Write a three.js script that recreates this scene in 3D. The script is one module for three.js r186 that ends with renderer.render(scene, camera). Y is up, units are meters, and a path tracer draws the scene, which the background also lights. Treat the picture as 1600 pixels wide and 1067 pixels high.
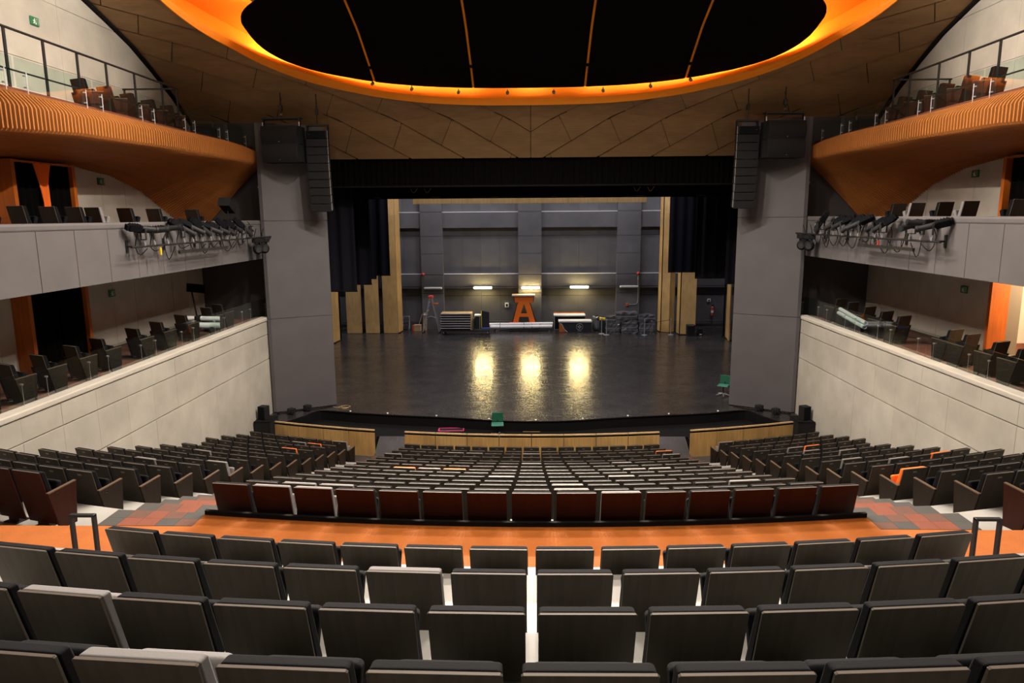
import * as THREE from 'three';
import { RoundedBoxGeometry } from 'three/addons/geometries/RoundedBoxGeometry.js';
import { mergeGeometries, mergeVertices, toCreasedNormals } from 'three/addons/utils/BufferGeometryUtils.js';
import { RectAreaLightUniformsLib } from 'three/addons/lights/RectAreaLightUniformsLib.js';

// ------------------------------------------------------------------ camera, exposure, large lights
const scene = new THREE.Scene();
scene.background = new THREE.Color(0x000000);
const R = Math.PI / 180;
const camera = new THREE.PerspectiveCamera(51.75, 1600 / 1067, 0.1, 120);
camera.position.set(0, 8.1, 0);
camera.rotation.order = 'YXZ';
camera.rotation.set(-10.067 * R, 1.586 * R, -0.42 * R);
scene.add(camera);
const renderer = new THREE.WebGLRenderer({ antialias: true });
renderer.toneMapping = THREE.LinearToneMapping;
renderer.toneMappingExposure = 1.0;
renderer.shadowMap.enabled = true;
RectAreaLightUniformsLib.init();

const HOUSE = { color: 0xfff0de, power: 122 };          // downlights in the hall ceiling: x, z, share of the power
const HOUSE_AT = [[-3.1, -18.4, 1.4], [-1.1, -18.8, 1.2], [1.1, -18.8, 1.2], [3.1, -18.4, 1.4], [-3.1, -14.2, 1.1], [0, -14.2, 1], [3.1, -14.2, 1.1], [-3.6, -9.4, 0.35], [3.6, -9.4, 0.35], [-2.2, -4.6, 0.9], [2.2, -4.6, 0.9]];  // the pair above the cross aisle is added to brighten rail and seat backs
const COVE = { color: 0xffe8c8, power: 9.5 };           // strips above the black canopy, on the orange ring
const WORK = { color: 0xf6f4ff, power: 9.5 };           // work lights in the fly tower
const FRONT = { color: 0xfff0de, power: 470 };          // small spots at the front rim of the canopy, shining on the seats
const TUBE = { color: 0xffe29a, power: 52 };            // fluorescent battens on the rear stage wall

// ------------------------------------------------------------------ small helpers
let seed = 12345;
const rnd = () => { seed = (seed * 1664525 + 1013904223) >>> 0; return seed / 4294967296; };
const rr = (a, b) => a + (b - a) * rnd();
const lerp = (a, b, t) => a + (b - a) * t;
const V = (x, y, z) => new THREE.Vector3(x, y, z);
function interp(xs, ys, x) {
  if (x <= xs[0]) return ys[0];
  for (let i = 1; i < xs.length; i++) if (x <= xs[i]) return lerp(ys[i - 1], ys[i], (x - xs[i - 1]) / (xs[i] - xs[i - 1]));
  return ys[ys.length - 1];
}
const used = {};
function numbered(name) {
  const n = used[name] = (used[name] ?? -1) + 1;
  return n ? name + '_' + String(n).padStart(3, '0') : name;
}
function metricUV(g) {                                    // uv in metres, by the dominant normal
  if (!g.attributes.normal) g.computeVertexNormals();
  const p = g.attributes.position, n = g.attributes.normal, uv = new Float32Array(p.count * 2);
  for (let i = 0; i < p.count; i++) {
    const ax = Math.abs(n.getX(i)), ay = Math.abs(n.getY(i)), az = Math.abs(n.getZ(i));
    let u, v;
    if (ay >= ax && ay >= az) { u = p.getX(i); v = p.getZ(i); } else if (ax >= az) { u = p.getZ(i); v = p.getY(i); } else { u = p.getX(i); v = p.getY(i); }
    uv[2 * i] = u; uv[2 * i + 1] = v;
  }
  g.setAttribute('uv', new THREE.BufferAttribute(uv, 2));
  return g;
}
function clean(g) {
  let q = g.index ? g.toNonIndexed() : g;
  for (const k of Object.keys(q.attributes)) if (!['position', 'normal', 'uv'].includes(k)) q.deleteAttribute(k);
  return q;
}
function merge(list) { const a = list.flat(9).map((g) => metricUV(clean(g))); return a.length === 1 ? a[0] : mergeGeometries(a); }
function part(name, geos, mat, parent, opt = {}) {
  const m = new THREE.Mesh(merge(Array.isArray(geos) ? geos : [geos]), mat);
  m.name = parent === scene ? numbered(name) : (opt.name ?? name);
  if (parent !== scene) { const n = parent.children.filter((c) => c.name === name || c.name.startsWith(name + '_')).length; m.name = n ? name + '_' + String(n).padStart(3, '0') : name; }
  m.castShadow = m.receiveShadow = true;
  if (opt.label) m.userData.label = opt.label;
  if (opt.kind) m.userData.kind = opt.kind;
  parent.add(m);
  return m;
}
function thing(name, label, category, pos = [0, 0, 0], turn = 0, group) {
  const o = new THREE.Group(); o.name = numbered(name); o.position.set(...pos); o.rotation.y = turn;
  o.userData = { label, category }; if (group) o.userData.group = group;
  scene.add(o); return o;
}
function structure(name) { const o = new THREE.Group(); o.name = numbered(name); o.userData = { kind: 'structure' }; scene.add(o); return o; }
function solid(name, geos, mat) { const m = part(name, geos, mat, scene); m.userData.kind = 'structure'; return m; }
const bx = (x0, x1, y0, y1, z0, z1) => new THREE.BoxGeometry(Math.abs(x1 - x0), Math.abs(y1 - y0), Math.abs(z1 - z0)).translate((x0 + x1) / 2, (y0 + y1) / 2, (z0 + z1) / 2);
const rbx = (x0, x1, y0, y1, z0, z1, r = 0.01, s = 2) => new RoundedBoxGeometry(Math.abs(x1 - x0), Math.abs(y1 - y0), Math.abs(z1 - z0), s, r).translate((x0 + x1) / 2, (y0 + y1) / 2, (z0 + z1) / 2);
function bar(a, b, r, seg = 8, r2 = r) {                   // round bar between two points
  const A = V(...a), B = V(...b), d = B.clone().sub(A), g = new THREE.CylinderGeometry(r2, r, d.length(), seg);
  g.applyQuaternion(new THREE.Quaternion().setFromUnitVectors(V(0, 1, 0), d.clone().normalize()));
  return g.translate((A.x + B.x) / 2, (A.y + B.y) / 2, (A.z + B.z) / 2);
}
function beam(a, b, w, h = w) {                            // square bar between two points
  const A = V(...a), B = V(...b), d = B.clone().sub(A), g = new THREE.BoxGeometry(w, d.length(), h);
  g.applyQuaternion(new THREE.Quaternion().setFromUnitVectors(V(0, 1, 0), d.clone().normalize()));
  return g.translate((A.x + B.x) / 2, (A.y + B.y) / 2, (A.z + B.z) / 2);
}
const tube = (pts, r, seg = 24, rs = 6) => new THREE.TubeGeometry(new THREE.CatmullRomCurve3(pts.map((p) => V(...p))), seg, r, rs);
function extrude(pts, depth, bevel = 0) {                  // closed outline in x,y, extruded along z, centred
  const s = new THREE.Shape(pts.map((p) => new THREE.Vector2(p[0], p[1])));
  return new THREE.ExtrudeGeometry(s, { depth: depth - 2 * bevel, bevelEnabled: bevel > 0, bevelSize: bevel, bevelThickness: bevel, bevelSegments: 1, curveSegments: 8 }).translate(0, 0, bevel - depth / 2);
}
function plan(pts, y0, y1) {                               // outline in x,z made into a slab
  const s = new THREE.Shape(pts.map((p) => new THREE.Vector2(p[0], -p[1])));
  return new THREE.ExtrudeGeometry(s, { depth: y1 - y0, bevelEnabled: false }).rotateX(-Math.PI / 2).translate(0, y0, 0);
}
function strip(x0, x1, n, zf, zb, y0, y1) {                // slab whose front and back follow curves z(x)
  const f = [], b = [];
  for (let i = 0; i <= n; i++) { const x = lerp(x0, x1, i / n); f.push([x, zf(x)]); b.unshift([x, zb(x)]); }
  return plan([...f, ...b], y0, y1);
}
const mirror = (g) => { const q = clean(g).clone(); q.scale(-1, 1, 1); const p = q.attributes; for (const k of Object.keys(p)) { const a = p[k], s = a.itemSize; for (let i = 0; i < a.count; i += 3) for (let j = 0; j < s; j++) { const t = a.array[(i + 1) * s + j]; a.array[(i + 1) * s + j] = a.array[(i + 2) * s + j]; a.array[(i + 2) * s + j] = t; } } return q; };

// ------------------------------------------------------------------ textures
const hash = (x, y, s) => { let h = (x * 374761393 + y * 668265263 + s * 69069) | 0; h = Math.imul(h ^ (h >>> 13), 1274126177); return ((h ^ (h >>> 16)) >>> 0) / 4294967296; };
function vnoise(x, y, per, s) {
  const xi = Math.floor(x), yi = Math.floor(y), fx = x - xi, fy = y - yi, u = fx * fx * (3 - 2 * fx), v = fy * fy * (3 - 2 * fy), w = (a) => ((a % per) + per) % per;
  return lerp(lerp(hash(w(xi), w(yi), s), hash(w(xi + 1), w(yi), s), u), lerp(hash(w(xi), w(yi + 1), s), hash(w(xi + 1), w(yi + 1), s), u), v);
}
function fbm(u, v, f, oct, s) { let a = 0, k = 0.5, t = 0; for (let i = 0; i < oct; i++) { a += k * vnoise(u * f, v * f, f, s + i); t += k; k *= 0.55; f *= 2; } return a / t; }
function tex(size, fn, srgb = true, metres = 1, metresV = metres) {
  const d = new Uint8Array(size * size * 4);
  for (let y = 0; y < size; y++) for (let x = 0; x < size; x++) {
    const c = fn(x / size, y / size), o = (y * size + x) * 4, a = Array.isArray(c) ? c : [c, c, c];
    for (let k = 0; k < 3; k++) d[o + k] = Math.max(0, Math.min(255, a[k] * 255)); d[o + 3] = 255;
  }
  const t = new THREE.DataTexture(d, size, size);
  t.wrapS = t.wrapT = THREE.RepeatWrapping; t.magFilter = THREE.LinearFilter; t.minFilter = THREE.LinearMipmapLinearFilter; t.generateMipmaps = true;
  if (srgb) t.colorSpace = THREE.SRGBColorSpace;
  t.repeat.set(1 / metres, 1 / metresV); t.needsUpdate = true; return t;
}
const grey = (lo, hi, f, oct, s, size = 256, m = 1, mv = m, srgb = true) => tex(size, (u, v) => lerp(lo, hi, fbm(u, v, f, oct, s)), srgb, m, mv);
const T = {
  mottle: grey(0.80, 1.0, 4, 6, 3, 512, 3.1),
  paint: grey(0.90, 1.0, 5, 5, 9, 256, 2.3),
  fine: grey(0.2, 0.8, 64, 2, 5, 256, 0.5, 0.5, false),
  carpet: tex(256, (u, v) => lerp(0.78, 1.0, 0.6 * hash(Math.floor(u * 256), Math.floor(v * 256), 4) + 0.4 * fbm(u, v, 8, 3, 2)), true, 0.9),
  carpetH: tex(256, (u, v) => hash(Math.floor(u * 256), Math.floor(v * 256), 8), false, 0.9),
  grain: tex(512, (u, v) => lerp(0.72, 1.0, 0.65 * fbm(u * 1, v, 4, 3, 21) + 0.35 * vnoise(u * 96, v * 6, 96, 31)), true, 1.4, 2.6),
  grainH: tex(512, (u, v) => lerp(0.75, 1.0, 0.6 * fbm(u, v, 4, 3, 23) + 0.4 * vnoise(u * 6, v * 120, 120, 33)), true, 2.4, 1.2),
  scuff: tex(512, (u, v) => { const a = fbm(u, v, 6, 5, 41), b = vnoise(u * 10, v * 90, 90, 43), c = vnoise(u * 130, v * 30, 130, 47); return lerp(0.12, 0.36, 0.25 * a + 0.45 * b + 0.3 * c); }, false, 2.9),
  streak: tex(512, (u, v) => 0.6 * vnoise(u * 8, v * 128, 128, 61) + 0.4 * fbm(u, v, 16, 3, 63), false, 2.1),
  stage: tex(512, (u, v) => { const a = fbm(u, v, 5, 5, 51), l = Math.abs(vnoise(u * 40, v * 7, 40, 53) - 0.5) < 0.012 ? 0.25 : 0; return Math.min(1, lerp(0.55, 0.95, a) + l); }, true, 3.7),
};
const phys = (o) => new THREE.MeshPhysicalMaterial(o), std = (o) => new THREE.MeshStandardMaterial(o);
const lin = (r, g, b) => new THREE.Color().setRGB(r, g, b);
const M = {
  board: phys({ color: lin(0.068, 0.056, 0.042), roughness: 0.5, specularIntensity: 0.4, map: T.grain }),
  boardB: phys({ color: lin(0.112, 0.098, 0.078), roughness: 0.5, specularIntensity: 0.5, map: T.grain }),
  red: phys({ color: lin(0.050, 0.0115, 0.005), roughness: 0.5, specularIntensity: 0.3, map: T.grain }),
  edge: phys({ color: lin(0.17, 0.145, 0.126), roughness: 0.5, specularIntensity: 0.4 }),
  armcap: std({ color: lin(0.17, 0.11, 0.07), roughness: 0.5, map: T.grain }),
  endpanel: phys({ color: lin(0.028, 0.0185, 0.012), roughness: 0.6, specularIntensity: 0.35, map: T.grain }),
  black: phys({ color: lin(0.0055, 0.006, 0.008), roughness: 0.95, specularIntensity: 0.25, bumpMap: T.fine, bumpScale: 0.0008 }),
  greycloth: std({ color: lin(0.20, 0.195, 0.20), roughness: 0.9, bumpMap: T.fine, bumpScale: 0.0008 }),
  orangecloth: std({ color: lin(0.86, 0.17, 0.012), roughness: 0.85, bumpMap: T.fine, bumpScale: 0.0008 }),
  metal: std({ color: lin(0.02, 0.02, 0.021), roughness: 0.5, metalness: 0.3 }),
  tag: std({ color: lin(0.24, 0.22, 0.19), roughness: 0.45 }),
  tier: std({ color: lin(0.43, 0.43, 0.41), roughness: 0.55, map: T.mottle }),
  kerb: phys({ color: lin(0.006, 0.0055, 0.0055), roughness: 0.9, specularIntensity: 0.3 }),
  carpet: std({ color: lin(0.46, 0.120, 0.005), roughness: 0.95, map: T.carpet, bumpMap: T.carpetH, bumpScale: 0.002 }),
  tileGrey: std({ color: lin(0.060, 0.058, 0.053), roughness: 0.95, map: T.carpet, bumpMap: T.carpetH, bumpScale: 0.002 }),
  tileRed: std({ color: lin(0.225, 0.055, 0.022), roughness: 0.95, map: T.carpet, bumpMap: T.carpetH, bumpScale: 0.002 }),
  tileMix: std({ color: lin(0.135, 0.054, 0.032), roughness: 0.95, map: T.carpet, bumpMap: T.carpetH, bumpScale: 0.002 }),
  concrete: std({ color: lin(0.60, 0.575, 0.51), roughness: 0.8, map: T.mottle, bumpMap: T.mottle, bumpScale: 0.004 }),
  concreteB: std({ color: lin(0.575, 0.55, 0.485), roughness: 0.8, map: T.mottle, bumpMap: T.mottle, bumpScale: 0.004 }),
  joint: std({ color: lin(0.20, 0.18, 0.15), roughness: 0.9 }),
  coping: std({ color: lin(0.60, 0.57, 0.51), roughness: 0.6, map: T.paint }),
  fascia: std({ color: lin(0.135, 0.129, 0.136), roughness: 0.65, map: T.paint }),
  fasciaJoint: std({ color: lin(0.06, 0.055, 0.05), roughness: 0.8 }),
  tower: std({ color: lin(0.098, 0.093, 0.103), roughness: 0.6, map: T.paint }),
  ledgeHighlight: std({ color: lin(0.55, 0.545, 0.53), roughness: 0.6 }),  // pale tone of the painted highlight on the stage wall ledges
  ramp: std({ color: lin(0.085, 0.08, 0.085), roughness: 0.5, map: T.stage }),
  darkwall: std({ color: lin(0.075, 0.07, 0.073), roughness: 0.8, map: T.paint }),
  ceil: std({ color: lin(0.42, 0.255, 0.115), roughness: 0.7, map: T.grainH }),
  ceilB: std({ color: lin(0.40, 0.242, 0.112), roughness: 0.7, map: T.grainH }),
  ceilJoint: std({ color: lin(0.045, 0.03, 0.018), roughness: 0.9 }),
  orange: std({ color: lin(0.92, 0.30, 0.002), roughness: 0.75 }),
  canopy: phys({ color: lin(0.0035, 0.0032, 0.0036), roughness: 1, specularIntensity: 0.1 }),
  rib: std({ color: lin(0.57, 0.21, 0.048), roughness: 0.5, map: T.grain }),
  hull: std({ color: lin(0.030, 0.011, 0.005), roughness: 0.85, map: T.grainH }),
  frameOrange: std({ color: lin(0.60, 0.15, 0.012), roughness: 0.55, map: T.grain }),
  redcarpet: std({ color: lin(0.19, 0.052, 0.028), roughness: 0.95, map: T.carpet, bumpMap: T.carpetH, bumpScale: 0.002 }),
  velvet: phys({ color: lin(0.0032, 0.003, 0.003), roughness: 1, specularIntensity: 0.1 }),
  velvetB: phys({ color: lin(0.010, 0.010, 0.015), roughness: 1, specularIntensity: 0.2 }),
  maple: std({ color: lin(0.72, 0.455, 0.175), roughness: 0.45, map: T.grain }),
  mapleB: std({ color: lin(0.67, 0.41, 0.15), roughness: 0.45, map: T.grain }),
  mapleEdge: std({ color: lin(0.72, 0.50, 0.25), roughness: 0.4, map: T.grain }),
  stage: std({ color: lin(0.052, 0.047, 0.047), roughness: 1.0, roughnessMap: T.scuff, map: T.stage, bumpMap: T.streak, bumpScale: 0.00035 }),
  pit: phys({ color: lin(0.004, 0.004, 0.0045), roughness: 0.9, specularIntensity: 0.3 }),
  stageface: phys({ color: lin(0.004, 0.004, 0.0045), roughness: 0.9, specularIntensity: 0.3 }),
  stagewall: std({ color: lin(0.125, 0.119, 0.122), roughness: 0.75, map: T.mottle }),
  stagewallB: std({ color: lin(0.108, 0.103, 0.105), roughness: 0.75, map: T.mottle }),
  stagejoint: std({ color: lin(0.035, 0.033, 0.033), roughness: 0.8 }),
  speaker: phys({ color: lin(0.011, 0.011, 0.0125), roughness: 0.75, specularIntensity: 0.5, bumpMap: T.fine, bumpScale: 0.001 }),
  steel: std({ color: lin(0.55, 0.55, 0.56), roughness: 0.35, metalness: 0.9 }),
  alu: std({ color: lin(0.38, 0.385, 0.41), roughness: 0.45, metalness: 0.6 }),
  rail: phys({ color: lin(0.011, 0.0105, 0.011), roughness: 0.55, specularIntensity: 0.5 }),
  glass: phys({ color: 0xf2fbf8, roughness: 0.02, transmission: 1, thickness: 0, ior: 1.5 }),
  lens: phys({ color: lin(0.02, 0.025, 0.03), roughness: 0.15 }),
  white: std({ color: lin(0.78, 0.77, 0.74), roughness: 0.5 }),
  plastic: std({ color: lin(0.62, 0.62, 0.64), roughness: 0.35 }),
  signgreen: std({ color: lin(0.02, 0.16, 0.07), roughness: 0.5 }),
  redpaint: std({ color: lin(0.55, 0.05, 0.03), roughness: 0.45 }),
  yellow: std({ color: lin(0.75, 0.52, 0.03), roughness: 0.5 }),
  pink: std({ color: lin(0.75, 0.05, 0.22), roughness: 0.6 }),
  green: std({ color: lin(0.008, 0.085, 0.05), roughness: 0.4 }),
  greenLight: std({ color: lin(0.03, 0.17, 0.12), roughness: 0.5 }),
  cardboard: std({ color: lin(0.48, 0.31, 0.16), roughness: 0.8, map: T.mottle }),
  film: phys({ color: lin(0.11, 0.115, 0.125), roughness: 0.16, clearcoat: 1, clearcoatRoughness: 0.08, bumpMap: T.mottle, bumpScale: 0.08 }),
  orangeA: std({ color: lin(0.72, 0.14, 0.006), roughness: 0.5 }),
  unlit: std({ color: lin(0.62, 0.62, 0.60), roughness: 0.4 }),
  casegrey: phys({ color: lin(0.018, 0.019, 0.022), roughness: 0.6, specularIntensity: 0.6 }),
  bluecloth: std({ color: lin(0.02, 0.05, 0.25), roughness: 0.8 }),
};

// ------------------------------------------------------------------ lamps: a glowing face and a light in front of it
function glow(color, k) { return std({ color: 0x111111, emissive: new THREE.Color(color), emissiveIntensity: k, roughness: 0.6 }); }
{
  const lampMat = glow(HOUSE.color, 3);
  HOUSE_AT.forEach(([x, z, k], i) => {
    const y = ceilingY(z) - 0.1 + (i < 7 ? 0.25 : 0), top = i < 7 ? 1.1 : 0.1;
    const where = x < -3 ? 'far left' : x < 0 ? 'left' : x === 0 ? 'middle' : x < 3 ? 'right' : 'far right';
    const t = thing('ceiling_downlight', `black cylindrical downlight ${i < 4 ? 'hanging in the orange ring' : i < 7 ? 'at the rear edge of the orange ring' : i < 9 ? 'added in the ceiling above the cross aisle' : 'in the ceiling above the rear seats'}, ${where}`, 'downlight', [x, y, z], 0, 'downlights of the hall ceiling');
    part('housing', new THREE.CylinderGeometry(0.2, 0.22, 0.3, 24, 1, true), M.metal, t);
    part('lamp_face', new THREE.CylinderGeometry(0.19, 0.19, 0.02, 24), lampMat, t);
    part('stem', bar([0, 0, 0], [0, top, 0], 0.03), M.metal, t);
    const s = new THREE.SpotLight(HOUSE.color, HOUSE.power * k, 0, (i < 9 ? 78 : 30) * R, 0.4, 2);
    s.position.set(0, -0.18, 0); s.target.position.set(0, -8, i < 7 ? 0.6 : i < 9 ? -3.5 : 0); s.castShadow = true; s.shadow.radius = 8;
    t.add(s, s.target);
  });
}

// ================================================================== THE HALL
function ceilingY(z) { return interp([-27.6, -26.2, -25, -23, -20.66, -17, -12, -5, 8], [10.3, 11.6, 12.35, 13.35, 14.12, 15.0, 15.8, 16.3, 16.5], z); }
const TOP = [4.83, 4.47, 4.14, 3.81, 3.5, 3.19, 2.88, 2.59, 2.3, 2.0, 1.75, 1.5, 1.23, 1.02];
const FLOOR = TOP.map((t) => t - 0.85);
const sag = (x) => { x = Math.abs(x); const c = x * x / 54, s = x * x / 48 - 0.25; return x < 4.2 ? c : x > 5.8 ? s : lerp(4.2 * 4.2 / 54, 5.8 * 5.8 / 48 - 0.25, (x - 4.2) / 1.6); };
const sagR = (x) => x * x / 40;                            // rows behind the cross aisle
const slope = (f, x) => (f(x + 0.01) - f(x - 0.01)) / 0.02;
const rowZ = (k) => -8 - k;
const aisleX = (k) => 6.42 - 0.04 * k;
const AISLE = 4.45;                                        // level of the orange cross aisle

// tiers below the cross aisle
{
  const floor = structure('floor');
  for (let k = 0; k < 14; k++) {
    const zb = (x) => rowZ(k) - sag(x) + 0.06, zf = (x) => (k < 13 ? rowZ(k + 1) - sag(x) + 0.05 : -24 - sag(x) * 0.6), y0 = Math.max(-0.3, FLOOR[k] - 0.75);
    part('seating_tier', strip(-4.22, 4.22, 14, zf, zb, y0, FLOOR[k]), k < 13 ? M.tier : M.ramp, floor);
    const xo = 5.28, zs = k ? zb : () => -7.86;
    part('seating_tier', strip(-9.8, -xo, 8, zf, zs, y0, FLOOR[k]), k < 13 ? M.tier : M.ramp, floor);
    part('seating_tier', strip(xo, 9.8, 8, zf, zs, y0, FLOOR[k]), k < 13 ? M.tier : M.ramp, floor);
  }
  // aisle stairs: two treads to a tier, laid with carpet tiles
  for (const s of [-1, 1]) {
    const tiles = [M.tileGrey, M.tileRed, M.tileMix];
    for (let j = 1; j < 30; j++) {
      const k = Math.max(0, Math.ceil((j - 3) / 2)), y = j < 3 ? lerp(AISLE, FLOOR[0], j / 3) : (j - 3) % 2 ? (FLOOR[k - 1] + FLOOR[k]) / 2 : FLOOR[k];
      const dz = (x) => sag(x) - sag(4.7), z1 = (x) => -8.38 - 0.495 * (j - 1) - dz(x), z0 = (x) => z1(x) - (j === 29 ? 1.2 : 0.51);
      const xa = 4.16, xb = 5.27;
      part('aisle_step', strip(s > 0 ? xa : -xb, s > 0 ? xb : -xa, 4, z0, z1, y - 0.5, y - 0.008), M.tier, floor);
      const n = j < 15 ? 4 : 1;
      for (let i = 0; i < n; i++) {
        const x0 = lerp(xa, xb, i / n) + 0.002, x1 = lerp(xa, xb, (i + 1) / n) - 0.002;
        const c = n === 1 ? 2 : i === 3 ? 0 : i === 2 ? (j % 2 ? 2 : 1) : i === 1 ? 1 : j === 1 ? 0 : j % 2 ? 1 : 2;
        part('carpet_tile', strip(s > 0 ? x0 : -x1, s > 0 ? x1 : -x0, 2, z0, (x) => z1(x) - 0.004, y - 0.008, y), tiles[c], floor);
      }
    }
    // landing tiles at the head of the stairs
    part('aisle_step', strip(s > 0 ? 4.1 : -5.28, s > 0 ? 5.28 : -4.1, 3, (x) => -8 - sag(x) + 0.07, () => -7.86, AISLE - 0.6, AISLE - 0.008), M.tier, floor);
    for (let i = 0; i < 5; i++) for (let h = 0; h < 2; h++) {
      const x0 = lerp(4.095, 5.275, i / 5), x1 = lerp(4.095, 5.275, (i + 1) / 5) - 0.004, za = (x) => lerp(-7.87, -8 - sag(x) + 0.07, h / 2) - 0.003, zb = (x) => lerp(-7.87, -8 - sag(x) + 0.07, (h + 1) / 2);
      part('carpet_tile', strip(s > 0 ? x0 : -x1, s > 0 ? x1 : -x0, 2, zb, za, AISLE - 0.008, AISLE + 0.002), tiles[[[2, 0, 1, 1, 0], [0, 2, 1, 2, 0]][h][i]], floor);
    }
  }
  // cross aisle
  const edge = (x) => (Math.abs(x) > 4.12 ? -7.865 : -7.93 - sag(x));
  part('cross_aisle_carpet', [strip(-4.1, 4.1, 30, edge, () => -5.2, AISLE - 0.6, AISLE), strip(-9.7, -4.1, 2, () => -7.865, () => -5.2, AISLE - 0.6, AISLE), strip(4.1, 9.7, 2, () => -7.865, () => -5.2, AISLE - 0.6, AISLE)], M.carpet, floor);
  part('row_kerb', strip(-4.09, 4.09, 24, (x) => edge(x) - 0.005, (x) => edge(x) + 0.045, AISLE - 0.5, AISLE + 0.055), M.kerb, floor);
  // tiers behind the cross aisle
  const RT = [[4.745, -6.4, -5.36], [5.225, -5.36, -4.07], [5.535, -4.07, -3.11], [5.875, -3.11, -2.18], [6.19, -2.18, -1.25], [6.5, -1.25, 8.1]];
  RT.forEach(([y, zf, zb], i) => {
    const w = i === 0 ? 3.9 : 12.3;
    part('rear_tier', strip(-w, w, 24, (x) => zf - sagR(Math.min(4.6, Math.abs(x))) + 0.05, i === 5 ? () => 8.1 : (x) => zb - sagR(Math.min(4.6, Math.abs(x))) + 0.1, y - 0.9, y), M.tier, floor);
    if (i > 2) part('row_kerb', strip(-4.4, 4.4, 24, (x) => zf - sagR(x) + 0.045, (x) => zf - sagR(x) + 0.19, y - 0.3, y + 0.006), M.kerb, floor);
  });
}

// ------------------------------------------------------------------ seats
const SEAT = {};
{
  const tilt = Math.atan(0.16 / 0.79), up = (g) => clean(g).rotateX(tilt).translate(0, 0.84, 0);
  const w = 0.2385, c = 0.006, wb = 0.2365;
  const outline = [[-wb, -0.79], [wb, -0.79], [w, -c], [w - c, 0], [-w + c, 0], [-w, -c]];
  SEAT.board = merge([up(extrude(outline, 0.016, 0.002).translate(0, 0, -0.008))]);
  SEAT.edge = merge([up(bx(-w + c, w - c, -0.001, 0.003, -0.0155, -0.001))]);
  { const g = clean(rbx(-0.236, 0.236, -0.54, 0.004, -0.112, -0.016, 0.022, 3)), p = g.attributes.position;     // the top slopes down to the front
    for (let i = 0; i < p.count; i++) { const d = -p.getZ(i) - 0.016, t = interp([-0.24, 0], [0, 1], p.getY(i)); p.setZ(i, -0.016 - d * (1 - 0.22 * t)); p.setY(i, p.getY(i) - 0.27 * d * t); }
    g.computeVertexNormals(); SEAT.cushion = merge([up(g)]); }
  SEAT.pan = merge([rbx(-0.205, 0.205, -0.15, 0.15, -0.045, 0.045, 0.03, 2).rotateX(-18 * R).translate(0, 0.49, -0.26)]);
  SEAT.frame = merge([bx(-0.1, 0.1, 0, 0.36, -0.24, -0.16), bx(-0.12, 0.12, 0, 0.015, -0.3, -0.1)]);
  SEAT.tag = merge([up(bx(-0.035, 0.035, -0.075, -0.05, 0, 0.004))]);
  const prof = [[0.045, 0.54], [0.47, 0.58], [0.42, 0], [0.17, 0]];   // (towards the stage, up)
  const panel = () => extrude(prof, 0.04, 0.004).rotateY(Math.PI / 2);
  const cap = () => beam([0, 0.544, -0.048], [0, 0.585, -0.47], 0.046, 0.014);
  const ring = () => new THREE.TorusGeometry(0.02, 0.0035, 5, 14).rotateY(Math.PI / 2).translate(0, 0.49, -0.17);
  SEAT.endR = merge([panel().translate(0.28, 0, 0)]); SEAT.endL = merge([panel().translate(-0.28, 0, 0)]);
  SEAT.capR = merge([cap().translate(0.28, 0, 0)]); SEAT.capL = merge([cap().translate(-0.28, 0, 0)]);
  SEAT.ringR = merge([ring().translate(0.301, 0, 0)]); SEAT.ringL = merge([ring().translate(-0.301, 0, 0)]);
}
function seatPieces({ cloth = 'black', board = 'board', tag = true, ends = '' }) {
  const cm = { black: M.black, grey: M.greycloth, orange: M.orangecloth }[cloth];
  const a = [['backrest', SEAT.board, M[board]], ['edge_strip', SEAT.edge, M.edge], ['back_cushion', SEAT.cushion, cm], ['seat', SEAT.pan, cm], ['frame', SEAT.frame, M.metal]];
  if (tag) a.push(['number_tag', SEAT.tag, M.tag]);
  for (const e of ends) a.push(['end_panel', SEAT['end' + e], board === 'red' ? M.red : M.endpanel, [['armrest', SEAT['cap' + e], M.armcap], ['row_marker', SEAT['ring' + e], M.metal]]]);
  return a;
}
const seatProto = {};
function seatProtoOf(o) {
  const key = JSON.stringify(o);
  if (!seatProto[key]) {
    const g = new THREE.Group(), put = (p, n, ge, m) => { const q = new THREE.Mesh(ge, m); q.castShadow = q.receiveShadow = true; const k = p.children.filter((c) => c.name === n || c.name.startsWith(n + '_')).length; q.name = k ? n + '_' + String(k).padStart(3, '0') : n; p.add(q); return q; };
    for (const [n, ge, m, kids] of seatPieces(o)) { const q = put(g, n, ge, m); for (const [kn, kg, km] of kids ?? []) put(q, kn, kg, km); }
    seatProto[key] = g;
  }
  return seatProto[key];
}
function addSeat(o, x, y, z, turn, label, group, name = 'theatre_seat') {
  const s = seatProtoOf(o).clone(); s.name = numbered(name); s.position.set(x, y, z); s.rotation.y = turn;
  s.userData = { label, category: 'theatre seat', group }; scene.add(s); return s;
}
const farSeats = {};                                        // beyond about 300: joined, by part
function addFarSeat(o, x, y, z, turn) {
  const m = new THREE.Matrix4().compose(V(x, y, z), new THREE.Quaternion().setFromAxisAngle(V(0, 1, 0), turn), V(1, 1, 1));
  const push = (n, g, mat) => { const key = n + '|' + mat.uuid; (farSeats[key] ??= { n, mat, list: [] }).list.push(g.clone().applyMatrix4(m)); };
  for (const [n, g, mat, kids] of seatPieces(o)) { push(n, g, mat); for (const [kn, kg, km] of kids ?? []) push(kn, kg, km); }
}
const ORD = ['first', 'second', 'third', 'fourth', 'fifth', 'sixth', 'seventh', 'eighth', 'ninth', 'tenth', 'eleventh', 'twelfth', 'thirteenth', 'fourteenth', 'fifteenth', 'sixteenth'];
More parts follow.
